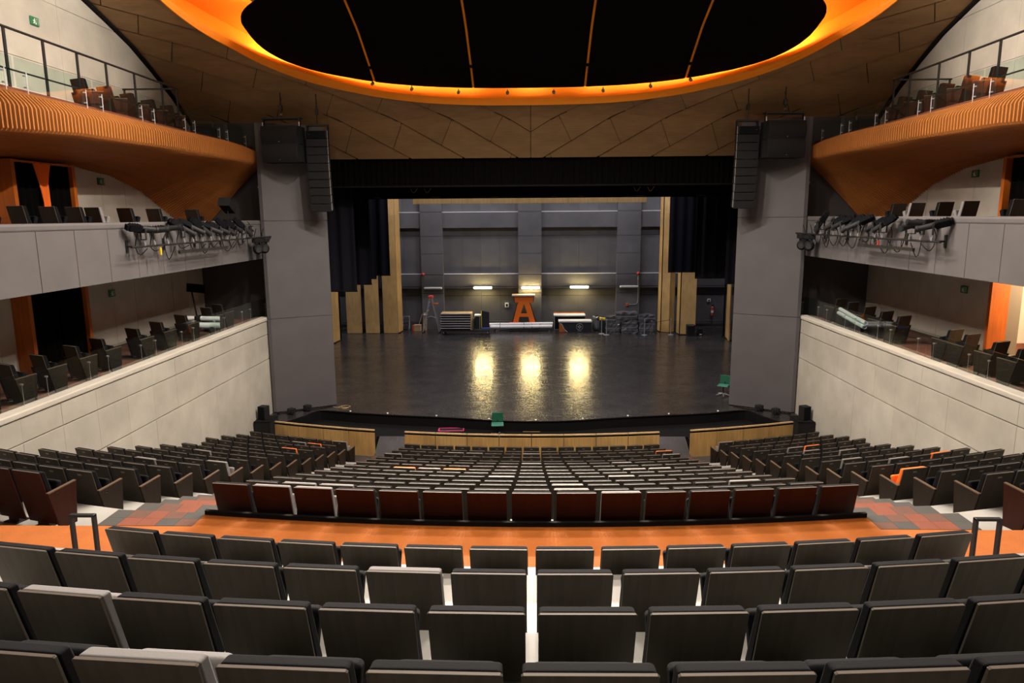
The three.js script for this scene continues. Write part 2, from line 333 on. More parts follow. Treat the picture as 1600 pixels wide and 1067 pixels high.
const ROWS = ['mahogany-backed row', 'second row', 'third row', 'fourth row', 'fifth row', 'sixth row', 'seventh row', 'eighth row'];
const CLOTHS = { // block : { row : { index : cloth } }
  C: { 0: { '-6': 'grey', '-5': 'grey', 2: 'grey' }, 1: { '-6': 'grey', '-5': 'grey', 1: 'grey' }, 2: { 1: 'grey', 6: 'grey' }, 4: { '-1': 'grey', 3: 'grey' }, 6: { '-5': 'orange', '-4': 'grey', '-3': 'orange', 4: 'grey', 5: 'grey' }, 8: { 0: 'grey', 4: 'grey' }, 10: { 7: 'grey', '-7': 'grey' }, 11: { 0: 'grey', 7: 'orange', '-4': 'grey', '-3': 'grey' } },
  L: { 5: { 0: 'grey' }, 10: { 1: 'orange' }, 12: { 1: 'orange', 2: 'grey' }, 13: { 0: 'grey' }, 4: { 2: 'grey' }, 7: { 3: 'grey' } },
  R: { 3: { 0: 'orange' }, 5: { 4: 'orange', 2: 'grey' }, 6: { 1: 'grey' }, 8: { 3: 'grey' }, 9: { 2: 'grey' }, 10: { 3: 'orange', 2: 'grey' }, 13: { 0: 'grey' } },
};
const WORDS = { black: '', grey: 'light grey', orange: 'orange' };
for (let k = 0; k < 14; k++) {
  const far = k > 7, board = k === 0 ? 'red' : 'board', tag = k > 0;
  const put = (o, x, label, group) => {
    const z = rowZ(k) - sag(x) - 0.01, turn = Math.atan(slope(sag, x));
    if (far) addFarSeat(o, x, FLOOR[k], z, turn); else addSeat(o, x, FLOOR[k], z, turn, label, group);
  };
  const what = (cloth) => (cloth === 'black' ? (k ? 'dark brown theatre seat' : 'mahogany theatre seat') : `${WORDS[cloth]} theatre seat`);
  for (let i = -7; i <= 7; i++) {
    const cloth = CLOTHS.C[k]?.[i] ?? 'black';
    put({ cloth, board, tag }, i * 0.541, `${what(cloth)}, ${ORD[i + 7]} from the left aisle, centre block, ${ROWS[k]} below orange aisle`, `seats of the centre block, ${ROWS[k]}`);
  }
  for (const s of [-1, 1]) {
    let x = aisleX(k) + 0.28;
    for (let i = 0; x < 9.42; i++) {
      const cloth = CLOTHS[s < 0 ? 'L' : 'R'][k]?.[i] ?? 'black';
      put({ cloth, board, tag, ends: i ? '' : s < 0 ? 'R' : 'L' }, s * x, `${what(cloth)}, ${ORD[i]} from the aisle, ${s < 0 ? 'left' : 'right'} side block, ${ROWS[k]} below orange aisle`, `seats of the ${s < 0 ? 'left' : 'right'} side block, ${ROWS[k]}`);
      x += 0.545 * Math.cos(Math.atan(slope(sag, x)));
    }
  }
}
{
  const far = new THREE.Group(); far.name = 'distant_theatre_seats';
  far.userData = { label: 'distant dark brown seats of the front rows, down towards the wooden rail', category: 'theatre seats', kind: 'stuff' };
  scene.add(far);
  for (const { n, mat, list } of Object.values(farSeats)) { const m = part(n, list, mat, far); m.userData.kind = 'stuff'; }
}
// rows behind the cross aisle
{
  const rear = [[4.745, -5.39, 14, 0, {}], [5.225, -4.10, 14, 0, { '-2': 'grey' }], [5.535, -3.14, 12, 0, { '-5': 'grey' }], [5.875, -2.2, 10, -0.07, { '-3': 'grey', '-5': 'grey' }]];
  const rn = ['front row of the rear block', 'second row of the rear block', 'third row of the rear block', 'nearest row of the rear block'];
  rear.forEach(([y, z, n, dx, cl], r) => {
    for (let i = -n / 2; i < n / 2; i++) {
      const x = (i + 0.5) * 0.545 + dx, cloth = cl[i] ?? 'black';
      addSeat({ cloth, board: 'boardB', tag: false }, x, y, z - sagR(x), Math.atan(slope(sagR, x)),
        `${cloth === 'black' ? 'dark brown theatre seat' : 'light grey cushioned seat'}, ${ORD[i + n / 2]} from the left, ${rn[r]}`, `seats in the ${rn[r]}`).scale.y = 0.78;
    }
  });
}

// ------------------------------------------------------------------ side walls, boxes, galleries
for (const s of [-1, 1]) {
  const side = s < 0 ? 'left' : 'right', X = (a, b) => (s > 0 ? [a, b] : [-b, -a]);
  const sb = (x0, x1, y0, y1, z0, z1) => { const [a, b] = X(x0, x1); return bx(a, b, y0, y1, z0, z1); };
  const srb = (x0, x1, y0, y1, z0, z1, r) => { const [a, b] = X(x0, x1); return rbx(a, b, y0, y1, z0, z1, r); };
  // concrete parapet wall beside the stalls
  const wall = structure('wall_' + side);
  part('wall_core', sb(9.64, 9.86, -0.3, 4.46, -25.3, -2), M.joint, wall);
  part('wall_coping', srb(9.57, 9.9, 4.43, 4.56, -25.3, -2, 0.035), M.coping, wall);
  const bands = [[3.95, 4.42], [3.05, 3.94], [-0.3, 3.04]], zs = [-25.28];
  while (zs[zs.length - 1] < -3) zs.push(zs[zs.length - 1] + 1.16);
  for (const [y0, y1] of bands) for (let i = 0; i + 1 < zs.length; i++)
    part('concrete_panel', rbx(...X(9.6 + rr(0, 0.006), 9.66), y0 + 0.007, y1 - 0.007, zs[i] + 0.0015, zs[i + 1] - 0.0015, 0.005, 1), rnd() < 0.5 ? M.concrete : M.concreteB, wall);
  // outer wall of the hall behind boxes and galleries, with its door openings
  const outer = structure('wall_outer_' + side);
  part('wall_core', [sb(12.46, 12.8, -0.3, 4.4, -26.6, 8.3), sb(12.46, 12.8, 7.3, 7.55, -26.6, 8.3), sb(12.46, 12.8, 9.9, 17, -26.6, 8.3),
    ...[[4.4, 7.3], [7.55, 9.9]].flatMap(([y0, y1]) => [sb(12.46, 12.8, y0, y1, -26.6, -18.62), sb(12.46, 12.8, y0, y1, -16.45, 8.3)])], M.joint, outer);
  const pz = [-26.3];
  while (pz[pz.length - 1] < 7) pz.push(pz[pz.length - 1] + 1.16);
  for (const [y0, y1] of [[4.37, 6.7], [7.52, 9.9]]) for (let i = 0; i + 1 < pz.length && pz[i] < -9; i++) {
    const a = pz[i], b = pz[i + 1], door = a < -16.5 && b > -18.6;
    const put = (za, zb) => { if (zb - za > 0.12) part('concrete_panel', sb(12.4 + rr(0, 0.006), 12.47, y0, y1, za + 0.006, zb - 0.006), rnd() < 0.5 ? M.concrete : M.concreteB, outer); };
    if (door) { put(a, Math.min(b, -18.62)); put(Math.max(a, -16.45), b); } else put(a, b);
  }
  for (let i = 0; i < 12; i++) for (const [y0, y1] of [[10.4, 12.0], [12.0, 13.6], [13.6, 15.4]])
    part('concrete_panel', sb(12.4 + rr(0, 0.008), 12.47, y0 + 0.006, y1 - 0.006, -26.3 + i * 2.32 + 0.006, -26.3 + (i + 1) * 2.32 - 0.006), rnd() < 0.5 ? M.concrete : M.concreteB, outer);
  // box floor with carpet, gallery slab with its grey fascia
  const boxFloor = structure('floor_box_' + side);
  part('slab', sb(9.8, 12.5, 4.1, 4.34, -26.4, -2), M.tier, boxFloor);
  for (let i = 0; i < 14; i++) for (let j = 0; j < 3; j++)
    part('carpet_tile', sb(9.9 + j * 0.84, 9.9 + (j + 1) * 0.84 - 0.005, 4.34, 4.37, -26.2 + i, -25.2 + i - 0.005), rnd() < 0.7 ? M.redcarpet : M.tileMix, boxFloor);
  const gal = structure('gallery_' + side);
  part('gallery_slab', sb(9.72, 12.5, 6.72, 7.5, -26.4, -2), M.darkwall, gal);
  part('carpet', sb(9.75, 12.4, 7.5, 7.52, -26.3, -2), M.redcarpet, gal);
  part('fascia_core', sb(9.64, 9.78, 6.7, 7.95, -25.3, -2), M.fasciaJoint, gal);
  part('fascia_coping', srb(9.58, 9.86, 7.86, 8.03, -25.3, -2, 0.06), M.fascia, gal);
  for (let z = -25.25; z < -3; z += 1.17) part('fascia_panel', rbx(...X(9.6, 9.66), 6.68, 7.88, z + 0.007, z + 1.163, 0.006, 1), M.fascia, gal);
  // end wall between the boxes and the proscenium tower
  const endw = structure('wall_end_' + side);
  part('wall_face', sb(9.3, 12.6, -0.3, 12.6, -26.9, -26.3), M.darkwall, endw);
  // proscenium tower
  const pil = structure('pillar_' + side);
  const poly = (o) => [[7.48 + o, -26.06 + o * 0.7], [9.42, -24.98 - o], [9.55, -25.0 - o], [9.55, -28.6], [8.3 + o, -28.6]].map(([x, z]) => [s * x, z]);
  part('pillar_core', plan([[7.6, -26.12], [9.42, -25.1], [9.5, -25.1], [9.5, -28.5], [8.42, -28.5]].map(([x, z]) => [s * x, z]), 0.9, 11.33), M.fasciaJoint, pil);
  for (const [y0, y1] of [[1.03, 4.5], [4.515, 8.0], [8.015, 11.35]]) part('painted_panel', plan(poly(0), y0, y1), M.tower, pil);
  // exit signs
  for (const [y, z, w] of [[5.95, -20.42, 'box'], [9.18, -20.46, 'gallery']]) {
    const t = thing('exit_sign', `small green emergency exit sign on the concrete wall of the ${side} ${w}`, 'exit sign', [s * 12.385, y, z], s > 0 ? -Math.PI / 2 : Math.PI / 2);
    exitSign(t);
  }
  // portal: orange jambs, black curtains
  for (const [y0, y1, w] of [[4.37, 6.7, 'box'], [7.52, 9.5, 'gallery']]) {
    const t = thing('door_portal', `orange framed doorway in the ${side} wall at the ${w} level`, 'doorway', [s * 12.4, y0, -17.53]);
    const h = y1 - y0;
    for (const dz of [-1.1, 1.1]) part('jamb', s < 0 ? bx(-0.05, 0.42, 0, h, dz - 0.06, dz + 0.06) : bx(-0.42, 0.05, 0, h, dz - 0.06, dz + 0.06), M.frameOrange, t);
    part('head', s < 0 ? bx(-0.05, 0.42, h - 0.05, h - 0.01, -1.04, 1.04) : bx(-0.42, 0.05, h - 0.05, h - 0.01, -1.04, 1.04), M.frameOrange, t);
    const c = s * 12.12;
    if (!(s > 0 && w === 'box')) {
      const drape = (za, zb, name, label, mat, taper) => {
        const g = new THREE.PlaneGeometry(zb - za, h - 0.08, 30, 6).rotateY(s < 0 ? Math.PI / 2 : -Math.PI / 2), p = g.attributes.position;
        for (let i = 0; i < p.count; i++) { const f = (p.getY(i) + h / 2) / h; if (taper) p.setZ(i, p.getZ(i) * (0.12 + 0.88 * f)); p.setX(i, p.getX(i) + 0.05 * Math.sin((p.getZ(i) + za) * 26)); }
        const back = clean(g.clone()).translate(s * 0.012, 0, 0); g.computeVertexNormals();
        const d = thing(name, label, 'curtain', [c + (taper ? -s * 0.12 : 0), y0 + h / 2, (za + zb) / 2]);
        part('fabric', [g, back], mat, d); return d;
      };
      if (w === 'gallery' && s < 0) {
        drape(-17.5, -16.5, 'door_curtain', 'black door curtain, half of the pair nearer the aisle, left gallery doorway', M.velvet);
        drape(-18.55, -17.6, 'door_curtain', 'black door curtain, half of the pair nearer the stage, left gallery doorway', M.velvet);
        drape(-17.75, -17.2, 'door_curtain', 'orange tapering curtain hanging between the black ones, left gallery doorway', M.orangecloth, true);
      } else {
        drape(-17.6, -16.5, 'door_curtain', `black door curtain, half of the pair farther from the stage, ${side} ${w} doorway`, M.velvet);
        drape(-18.55, -17.63, 'door_curtain', `black door curtain, half of the pair nearer the stage, ${side} ${w} doorway`, M.velvet);
      }
    }
    // lobby behind the doorway
    const lob = structure('lobby_' + side + '_' + w);
    part('lobby_shell', [s < 0 ? bx(-14.9, -14.8, y0 - 0.1, y0 + 3, -20.5, -14.5) : bx(14.8, 14.9, y0 - 0.1, y0 + 3, -20.5, -14.5), sb(12.8, 14.9, y0 - 0.1, y0 + 3, -20.6, -20.5), sb(12.8, 14.9, y0 - 0.1, y0 + 3, -14.5, -14.4), sb(12.7, 14.9, y0 + 3, y0 + 3.1, -20.6, -14.4)], s > 0 && w === 'box' ? M.white : M.frameOrange, lob);
    part('lobby_floor', sb(12.4, 14.9, y0 - 0.12, y0, -20.6, -14.4), M.redcarpet, lob);
    if (s > 0 && w === 'box') {
      for (let z = -20.45; z < -14.6; z += 0.72) part('lobby_panel', bx(14.72, 14.8, y0 + 0.12, y0 + 2.95, z + 0.01, z + 0.71), M.mapleEdge, lob);
      part('skirting', bx(14.71, 14.8, y0, y0 + 0.11, -20.45, -14.5), M.fascia, lob);
    }
  }
}
{
  const t = thing('lobby_lamp', 'round ceiling lamp in the lobby behind the lit right box doorway', 'ceiling lamp', [13.7, 7.34, -17.4]);
  part('lamp_body', new THREE.CylinderGeometry(0.2, 0.2, 0.05, 20), M.white, t);
  part('lamp_face', new THREE.CylinderGeometry(0.17, 0.17, 0.02, 20).translate(0, -0.035, 0), glow(0xffd9a0, 4), t);
  const p = new THREE.PointLight(0xffdcae, 42, 0, 2); p.position.set(0, -0.2, 0); p.castShadow = true; p.shadow.radius = 6; t.add(p);
}
function exitSign(t) {
  part('sign_plate', rbx(-0.15, 0.15, -0.1, 0.1, -0.02, 0.02, 0.006, 1), M.signgreen, t);
  part('sign_figure', [bx(-0.04, 0.0, -0.03, 0.03, 0.02, 0.024), bx(-0.03, 0.0, 0.04, 0.065, 0.02, 0.024), bx(-0.07, -0.03, -0.06, -0.03, 0.02, 0.024), bx(0.0, 0.03, -0.07, -0.03, 0.02, 0.024),
    bx(-0.075, -0.04, 0.0, 0.02, 0.02, 0.024), bx(0.05, 0.055, -0.07, 0.07, 0.02, 0.024), bx(0.05, 0.11, 0.065, 0.07, 0.02, 0.024), bx(0.11, 0.115, -0.07, 0.07, 0.02, 0.024)], M.white, t);
}
for (const [x, y, z, w] of [[-12.37, 12.98, -18.37, 'high on the upper left wall above the ribbed balcony']]) exitSign(thing('exit_sign', `green emergency exit sign ${w}`, 'exit sign', [x, y, z], Math.PI / 2));

// seats in the boxes and galleries
{
  const box = { left: [-12.7, -13.73, -14.7, -15.81, -16.81, -18.38, -19.6, -21.03, -22.77, -23.6], right: [-14.3, -15.23, -16.05, -17.12, -17.8, -20.29, -21.29, -22.39, -23.56, -24.5] };
  const gal = { left: [-13.2, -14.22, -15.17, -16.04, -16.75, -18.09, -19.49, -21.72], right: [-14.4, -15.54, -17.26, -18.28, -19.59, -20.55] };
  const greyAt = { left: [4], right: [2, 4] };
  for (const side of ['left', 'right']) {
    const s = side === 'left' ? -1 : 1, turn = s * 0.42;
    box[side].forEach((z, i) => addSeat({ tag: false, board: 'board', ends: 'LR' }, s * 10.75, 4.37, z, turn, `dark seat with side panels in the ${side} box, ${ORD[i]} along the row towards the stage`, `seats in the ${side} box`, 'box_seat'));
    gal[side].forEach((z, i) => addSeat({ tag: false, board: 'board', cloth: greyAt[side].includes(i) ? 'grey' : 'black' }, s * 10.45, 7.54, z, turn * 0.8, `${greyAt[side].includes(i) ? 'light grey cushioned' : 'dark'} seat behind the ${side} gallery front, ${ORD[i]} towards the stage`, `seats in the ${side} gallery`, 'box_seat'));
    for (let i = 0; i < 5; i++) addSeat({ tag: false, board: 'red', ends: 'LR' }, s * 11.0, 10.62, -17.6 - i * 1.05, turn, `dark red seat on the upper ${side} balcony behind glass, ${ORD[i]} towards the stage`, `seats on the upper ${side} balcony`, 'box_seat');
  }
}

// ------------------------------------------------------------------ orange ribbed balconies
for (const s of [-1, 1]) {
  const side = s < 0 ? 'left' : 'right';
  const b = thing('ribbed_balcony', `orange timber-ribbed curved balcony high along the ${side} side wall`, 'balcony');
  const xr = (z) => 9.6 + (z < -24.2 ? 0.16 * ((-24.2 - z) / 1.9) ** 2 : 0);
  const yTop = (z) => interp([-26.1, -25.3, -24.6, -13], [10.36, 10.56, 10.64, 10.66], z);
  const yKink = (z) => interp([-26.1, -25.2, -23, -19, -13], [10.26, 10.42, 10.5, 10.39, 10.26], z);
  const yBot = (z) => interp([-26.1, -23, -19, -15.4, -13], [9.97, 9.99, 9.95, 9.88, 9.71], z);
  const yWall = (z) => interp([-26.2, -24.65, -23.65, -22.56, -20.9, -18.9, -13], [7.45, 8.04, 8.46, 8.95, 9.36, 9.55, 9.5], z);
  const contour = (z, inset) => {                            // from the deck edge round the nose to the wall
    const x = xr(z) + inset, yb = yBot(z) + inset, yw = yWall(z) + inset, p = [[x + 0.62, yTop(z) - inset * 0.4], [x + 0.22, lerp(yTop(z), yKink(z), 0.45) - inset * 0.5], [x + 0.04, yKink(z) + 0.02], [x, yKink(z) - 0.06], [x, yb + 0.05], [x + 0.05, yb]];
    for (let i = 1; i <= 7; i++) { const t = i / 7; p.push([lerp(x + 0.05, 12.39, t), lerp(yb, yw, t ** 1.15) - 0.06 * Math.sin(Math.PI * t)]); }
    return p;
  };
  // smooth shell under the ribs
  const zz = []; for (let z = -26.28; z <= -3.01; z += z < -12 ? 0.3 : 1.5) zz.push(z);
  const prof = zz.map((z) => contour(z, 0.095)), n = prof[0].length, pos = [], idx = [];
  prof.forEach((c, i) => c.forEach(([x, y]) => pos.push(s * x, y, zz[i])));
  for (let i = 0; i + 1 < zz.length; i++) for (let j = 0; j + 1 < n; j++) { const a = i * n + j, c = a + n; idx.push(...(s < 0 ? [a, a + 1, c, c, a + 1, c + 1] : [a, c, a + 1, c, c + 1, a + 1])); }
  const g = new THREE.BufferGeometry(); g.setAttribute('position', new THREE.Float32BufferAttribute(pos, 3)); g.setIndex(idx); g.computeVertexNormals();
  part('shell', g, M.hull, b);
  part('deck', s < 0 ? bx(-12.44, -10.2, 10.45, 10.62, -26.25, -3) : bx(10.2, 12.44, 10.45, 10.62, -26.25, -3), M.redcarpet, b);
  part('deck_edge', s < 0 ? bx(-10.3, -10.12, 10.35, 10.66, -26.2, -3) : bx(10.12, 10.3, 10.35, 10.66, -26.2, -3), M.redpaint && M.redcarpet, b);
  let count = 0;
  for (let z = -26.16; z < -11.6; z += 0.118, count++) {
    const o = contour(z, 0), q = contour(z, 0.11).reverse(), pts = [...o, ...q].map(([x, y]) => [s * x, y]);
    part('rib', extrude(pts, 0.036).translate(0, 0, z), M.rib, b);
  }
  // balcony railing: steel posts with two rails, and a low glass barrier on clamps
  const rl = thing('balcony_railing', `dark steel post and bar railing on the upper ${side} balcony`, 'railing'), x = s * 10.2;
  const pzs = [-11.96, -13.08, -14.2, -15.32, -16.44, -17.54, -18.77, -20.13, -20.98];
  for (const z of pzs) part('post', bx(x - 0.012, x + 0.012, 10.6, 11.8, z - 0.035, z + 0.035), M.rail, rl);
  part('top_rail', rbx(x - 0.03, x + 0.03, 11.78, 11.82, -21.05, -11, 0.01, 1), M.rail, rl);
  part('middle_rail', bx(x - 0.012, x + 0.012, 11.0, 11.03, -21.0, -11), M.rail, rl);
  part('return_rail', [bx(Math.min(x, x + s * 1.6), Math.max(x, x + s * 1.6), 11.78, 11.82, -21.05, -21.0), bx(x + s * 1.55 - 0.02, x + s * 1.55 + 0.02, 10.6, 11.8, -21.05, -21.0), bx(Math.min(x, x + s * 1.6), Math.max(x, x + s * 1.6), 11.1, 11.13, -21.05, -21.0)], M.rail, rl);
  const gl = thing('glass_barrier', `low frameless glass barrier on steel clamps along the upper ${side} balcony edge`, 'glass barrier'), gx = s * 10.02;
  const gz = [-11.6, -14.1, -16.6, -18.9, -21.2, -23.5, -25.6];
  for (let i = 0; i + 1 < gz.length; i++) {
    part('pane', bx(gx - 0.006, gx + 0.006, 10.66, 11.22, gz[i + 1] + 0.03, gz[i] - 0.03), M.glass, gl);
    for (const z of [gz[i] - 0.3, gz[i + 1] + 0.3]) part('clamp', [bar([gx - s * 0.03, 10.55, z], [gx - s * 0.03, 10.97, z], 0.009), bx(gx - 0.035, gx + 0.025, 10.68, 10.705, z - 0.02, z + 0.02), bx(gx - 0.035, gx + 0.025, 10.9, 10.925, z - 0.02, z + 0.02)], M.alu, gl);
  }
  // glass guard on the box parapet
  const bg = thing('glass_barrier', `clear glass guard standing on the cream parapet of the ${side} box`, 'glass barrier'), hx = s * 9.83;
  for (let z = -25.9; z < -11; z += 2.1) {
    part('pane', bx(hx - 0.006, hx + 0.006, 4.58, 5.2, z + 0.02, z + 2.08), M.glass, bg);
    for (const d of [0.35, 1.75]) part('stud', [new THREE.CylinderGeometry(0.02, 0.02, 0.04, 10).rotateZ(Math.PI / 2).translate(hx - s * 0.02, 4.98, z + d), bar([hx - s * 0.02, 4.5, z + d], [hx - s * 0.02, 4.98, z + d], 0.004)], M.steel, bg);
  }
}

// ------------------------------------------------------------------ ceiling, orange ring, black canopy
const inRing = (x, z) => 1 - (Math.abs(x) / 10.35) ** 2.7 - (Math.abs(z + 19) / 6.63) ** 2.7;     // > 0 inside the opening
const inDisc = (x, z) => { const d = z + 22.7; return d < 0 ? 1 - (Math.abs(x) / 8.8) ** 2.6 - (-d / 2.82) ** 2.6 : 1 - (x / 8.8) ** 2 - (d / 2.6) ** 2; };
function clipTri(tri, f) {                                  // keep the part of a triangle in x,z where f > 0
  const out = [];
  for (let i = 0; i < tri.length; i++) {
    const a = tri[i], b = tri[(i + 1) % tri.length], fa = f(...a), fb = f(...b);
    if (fa > 0) out.push(a);
    if ((fa > 0) !== (fb > 0)) { let lo = 0, hi = 1; for (let k = 0; k < 14; k++) { const m = (lo + hi) / 2; if ((f(lerp(a[0], b[0], m), lerp(a[1], b[1], m)) > 0) === (fa > 0)) lo = m; else hi = m; } out.push([lerp(a[0], b[0], lo), lerp(a[1], b[1], lo)]); }
  }
  return out;
}
function sheet(corners, nu, nv, fs, yf, thick) {            // a quad in plan, clipped by fs, laid on y = yf(x,z), with a back face
  const P = (u, v) => [0, 1].map((k) => lerp(lerp(corners[0][k], corners[1][k], u), lerp(corners[3][k], corners[2][k], u), v)), pos = [];
  for (let i = 0; i < nu; i++) for (let j = 0; j < nv; j++) {
    const q = [P(i / nu, j / nv), P((i + 1) / nu, j / nv), P((i + 1) / nu, (j + 1) / nv), P(i / nu, (j + 1) / nv)];
    for (const t of [[q[0], q[1], q[2]], [q[0], q[2], q[3]]]) {
      let c = t; for (const f of fs) { c = clipTri(c, f); if (c.length < 3) break; }
      for (let k = 1; k + 1 < c.length; k++) for (const o of [0, thick]) { const tr = o ? [c[0], c[k], c[k + 1]] : [c[0], c[k + 1], c[k]]; const area = (tr[1][0] - tr[0][0]) * (tr[2][1] - tr[0][1]) - (tr[2][0] - tr[0][0]) * (tr[1][1] - tr[0][1]); if (Math.abs(area) < 1e-7) continue; for (const [x, z] of (area > 0) === !o ? tr : [tr[0], tr[2], tr[1]]) pos.push(x, yf(x, z) + o, z); }
    }
  }
  if (!pos.length) return null;
  const g = new THREE.BufferGeometry(); g.setAttribute('position', new THREE.Float32BufferAttribute(pos, 3)); g.computeVertexNormals();
  const m = mergeVertices(g, 1e-4); m.computeVertexNormals(); return m.toNonIndexed();
}
{
  const cl = structure('ceiling'), cy = (x, z) => ceilingY(z);
  const out = (x, z) => -inRing(x, z);
  // backing sheet
  const backing = sheet([[-12.7, -27.65], [12.7, -27.65], [12.7, 8.3], [-12.7, 8.3]], 50, 60, [out], (x, z) => ceilingY(z) + 0.05, 0.12);
  part('ceiling_backing', backing, M.ceilJoint, cl);
  // veneered panels, laid in a slanting bond that mirrors at the middle seam
  const L = 2.45, W = 1.02, ca = Math.cos(30 * R), sa = Math.sin(30 * R);
  for (const s of [-1, 1]) for (let r = -30; r < 30; r++) for (let c = -12; c < 14; c++) {
    const u0 = (c + (r & 1 ? 0.5 : 0)) * L + r * 0.31, v0 = r * W, gap = 0.012, gv = 0.022;
    const pt = (u, v) => [s * (u * ca + v * sa), -22 + (u * sa - v * ca)];
    const q = [pt(u0 + gap, v0 + gv), pt(u0 + L - gap, v0 + gv), pt(u0 + L - gap, v0 + W - gv), pt(u0 + gap, v0 + W - gv)];
    if (q.every(([x, z]) => s * x < 0 || s * x > 12.5 || z < -27.6 || z > 8)) continue;
    const near = q.some(([, z]) => z < -17);
    if (!near) continue;
    const g = sheet(q, 6, 3, [(x) => s * x - 0.012, (x) => 12.42 - s * x, (x, z) => z + 27.6, (x, z) => -17 - z, out], cy, 0.03);
    if (g) part('ceiling_panel', g, rnd() < 0.5 ? M.ceil : M.ceilB, cl);
  }
  const rest = sheet([[-12.42, -17], [12.42, -17], [12.42, 8], [-12.42, 8]], 40, 40, [out], cy, 0.03);
  part('ceiling_panel', rest, M.ceil, cl);
  part('ceiling_edge', [-1, 1].flatMap((s) => [...Array(12)].map((_, i) => { const z0 = -26.3 + i * 1.2, z1 = z0 + 1.2; return beam([s * 12.36, ceilingY(z0) - 0.04, z0], [s * 12.36, ceilingY(z1) - 0.04, z1], 0.12, 0.1); })), M.kerb, cl);
  // orange ring: a wall standing on the edge of the opening, and the roof over it
  const N = 160, pos = [], idx = [], hgt = 1.25;
  for (let i = 0; i <= N; i++) {
    const a = i / N * Math.PI * 2, c = Math.cos(a), d = Math.sin(a), e = 2 / 2.7, x = 10.35 * Math.sign(c) * Math.abs(c) ** e, z = -19 + 6.63 * Math.sign(d) * Math.abs(d) ** e;
    for (const [k, h] of [[1, -0.035], [1, 0.2], [1.1, hgt], [1.115, hgt], [1.012, 0.2], [1.004, -0.035]]) pos.push(x * k, ceilingY(z) + h, -19 + (z + 19) * k);
    if (i < N) for (let j = 0; j < 6; j++) { const p = i * 6 + j, q = i * 6 + (j + 1) % 6; idx.push(p, q, p + 6, q, q + 6, p + 6); }
  }
  const g = new THREE.BufferGeometry(); g.setAttribute('position', new THREE.Float32BufferAttribute(pos, 3)); g.setIndex(idx); g.computeVertexNormals();
  part('orange_ring', toCreasedNormals(g.toNonIndexed(), 0.5), M.orange, cl);
  part('ring_roof', sheet([[-11.6, -26.6], [11.6, -26.6], [11.6, -11.4], [-11.6, -11.4]], 30, 20, [(x, z) => inRing(x / 1.105, -19 + (z + 19) / 1.105)], (x, z) => ceilingY(z) + hgt - 0.02, 0.05), M.orange, cl);
}
{
  const cn = thing('ceiling_canopy', 'black oval ceiling canopy of five dark panels inside the orange ring', 'ceiling canopy');
  const cuts = [-9, -5.35, -1.98, 1.88, 5.26, 9], yd = (x, z) => ceilingY(z) + 0.45;
  for (let i = 0; i < 5; i++) part('dark_panel', sheet([[cuts[i] + 0.035, -25.7], [cuts[i + 1] - 0.035, -25.7], [cuts[i + 1] - 0.035, -19.9], [cuts[i] + 0.035, -19.9]], 14, 18, [inDisc], yd, 0.06), M.canopy, cn);
  for (let i = 1; i < 5; i++) {
    part('orange_strip', sheet([[cuts[i] - 0.07, -25.7], [cuts[i] + 0.07, -25.7], [cuts[i] + 0.07, -19.9], [cuts[i] - 0.07, -19.9]], 2, 18, [inDisc], (x, z) => yd(x, z) + 0.012, 0.09), M.orange, cn);
    part('clip', bx(cuts[i] - 0.06, cuts[i] + 0.06, yd(0, -24.55) - 0.05, yd(0, -24.55) + 0.02, -24.62, -24.48), M.kerb, cn);
  }
  for (const s of [-1, 1]) for (const z of [-24.5, -21.5]) part('hanger', [bar([s * 3.4, yd(0, z), z], [s * 3.4, yd(0, z) + 0.9, z], 0.02), bar([s * 7, yd(0, z), z], [s * 7, yd(0, z) + 0.9, z], 0.02)], M.metal, cn);
  const lampMat = glow(COVE.color, 2.5);
  // light strips standing on the edge of the canopy, turned to the orange ring
  const strips = [];
  for (let i = 0; i < 17; i++) { const a = (202 + i * 8.5 + (i < 8 ? -1 : i > 8 ? 1 : 0) * 2) * R * 1, c = Math.cos(a), d = Math.sin(a), e = 2 / 2.6; strips.push([8.8 * Math.sign(c) * Math.abs(c) ** e * 0.966, -22.7 - 2.82 * Math.abs(d) ** e * 0.9, c * 2.82 / 8.8 * 1.6, -Math.abs(d)]); }
  strips.push([-8.2, -22.0, -1, 0.1], [8.2, -22.0, 1, 0.1], [-6.6, -20.9, -0.8, 0.6], [6.6, -20.9, 0.8, 0.6]);
  strips.forEach(([x, z, ox, oz], i) => {
    const t = thing('cove_light', `slim light strip on the rim of the black canopy, ${ORD[i] ?? ['seventeenth', 'eighteenth', 'nineteenth', 'twentieth', 'twenty-first'][i - 16]} one placed`, 'light strip', [x, yd(x, z) + 0.34, z], 0, 'light strips around the canopy');
    const out = V(ox, 0, oz).normalize();
    t.rotation.y = Math.atan2(out.x, out.z);
    part('housing', bx(-0.55, 0.55, -0.06, 0.06, -0.05, 0.03), M.metal, t);
    part('lamp_face', bx(-0.53, 0.53, -0.045, 0.045, 0.03, 0.035), lampMat, t);
    const l = new THREE.RectAreaLight(COVE.color, COVE.power, 1.05, 0.09); l.position.set(0, 0, 0.05); l.lookAt(0, 0, 1); l.intensity = COVE.power * 12;
    l.rotation.set(0.4, Math.PI, 0, 'YXZ'); t.add(l);
  });
}
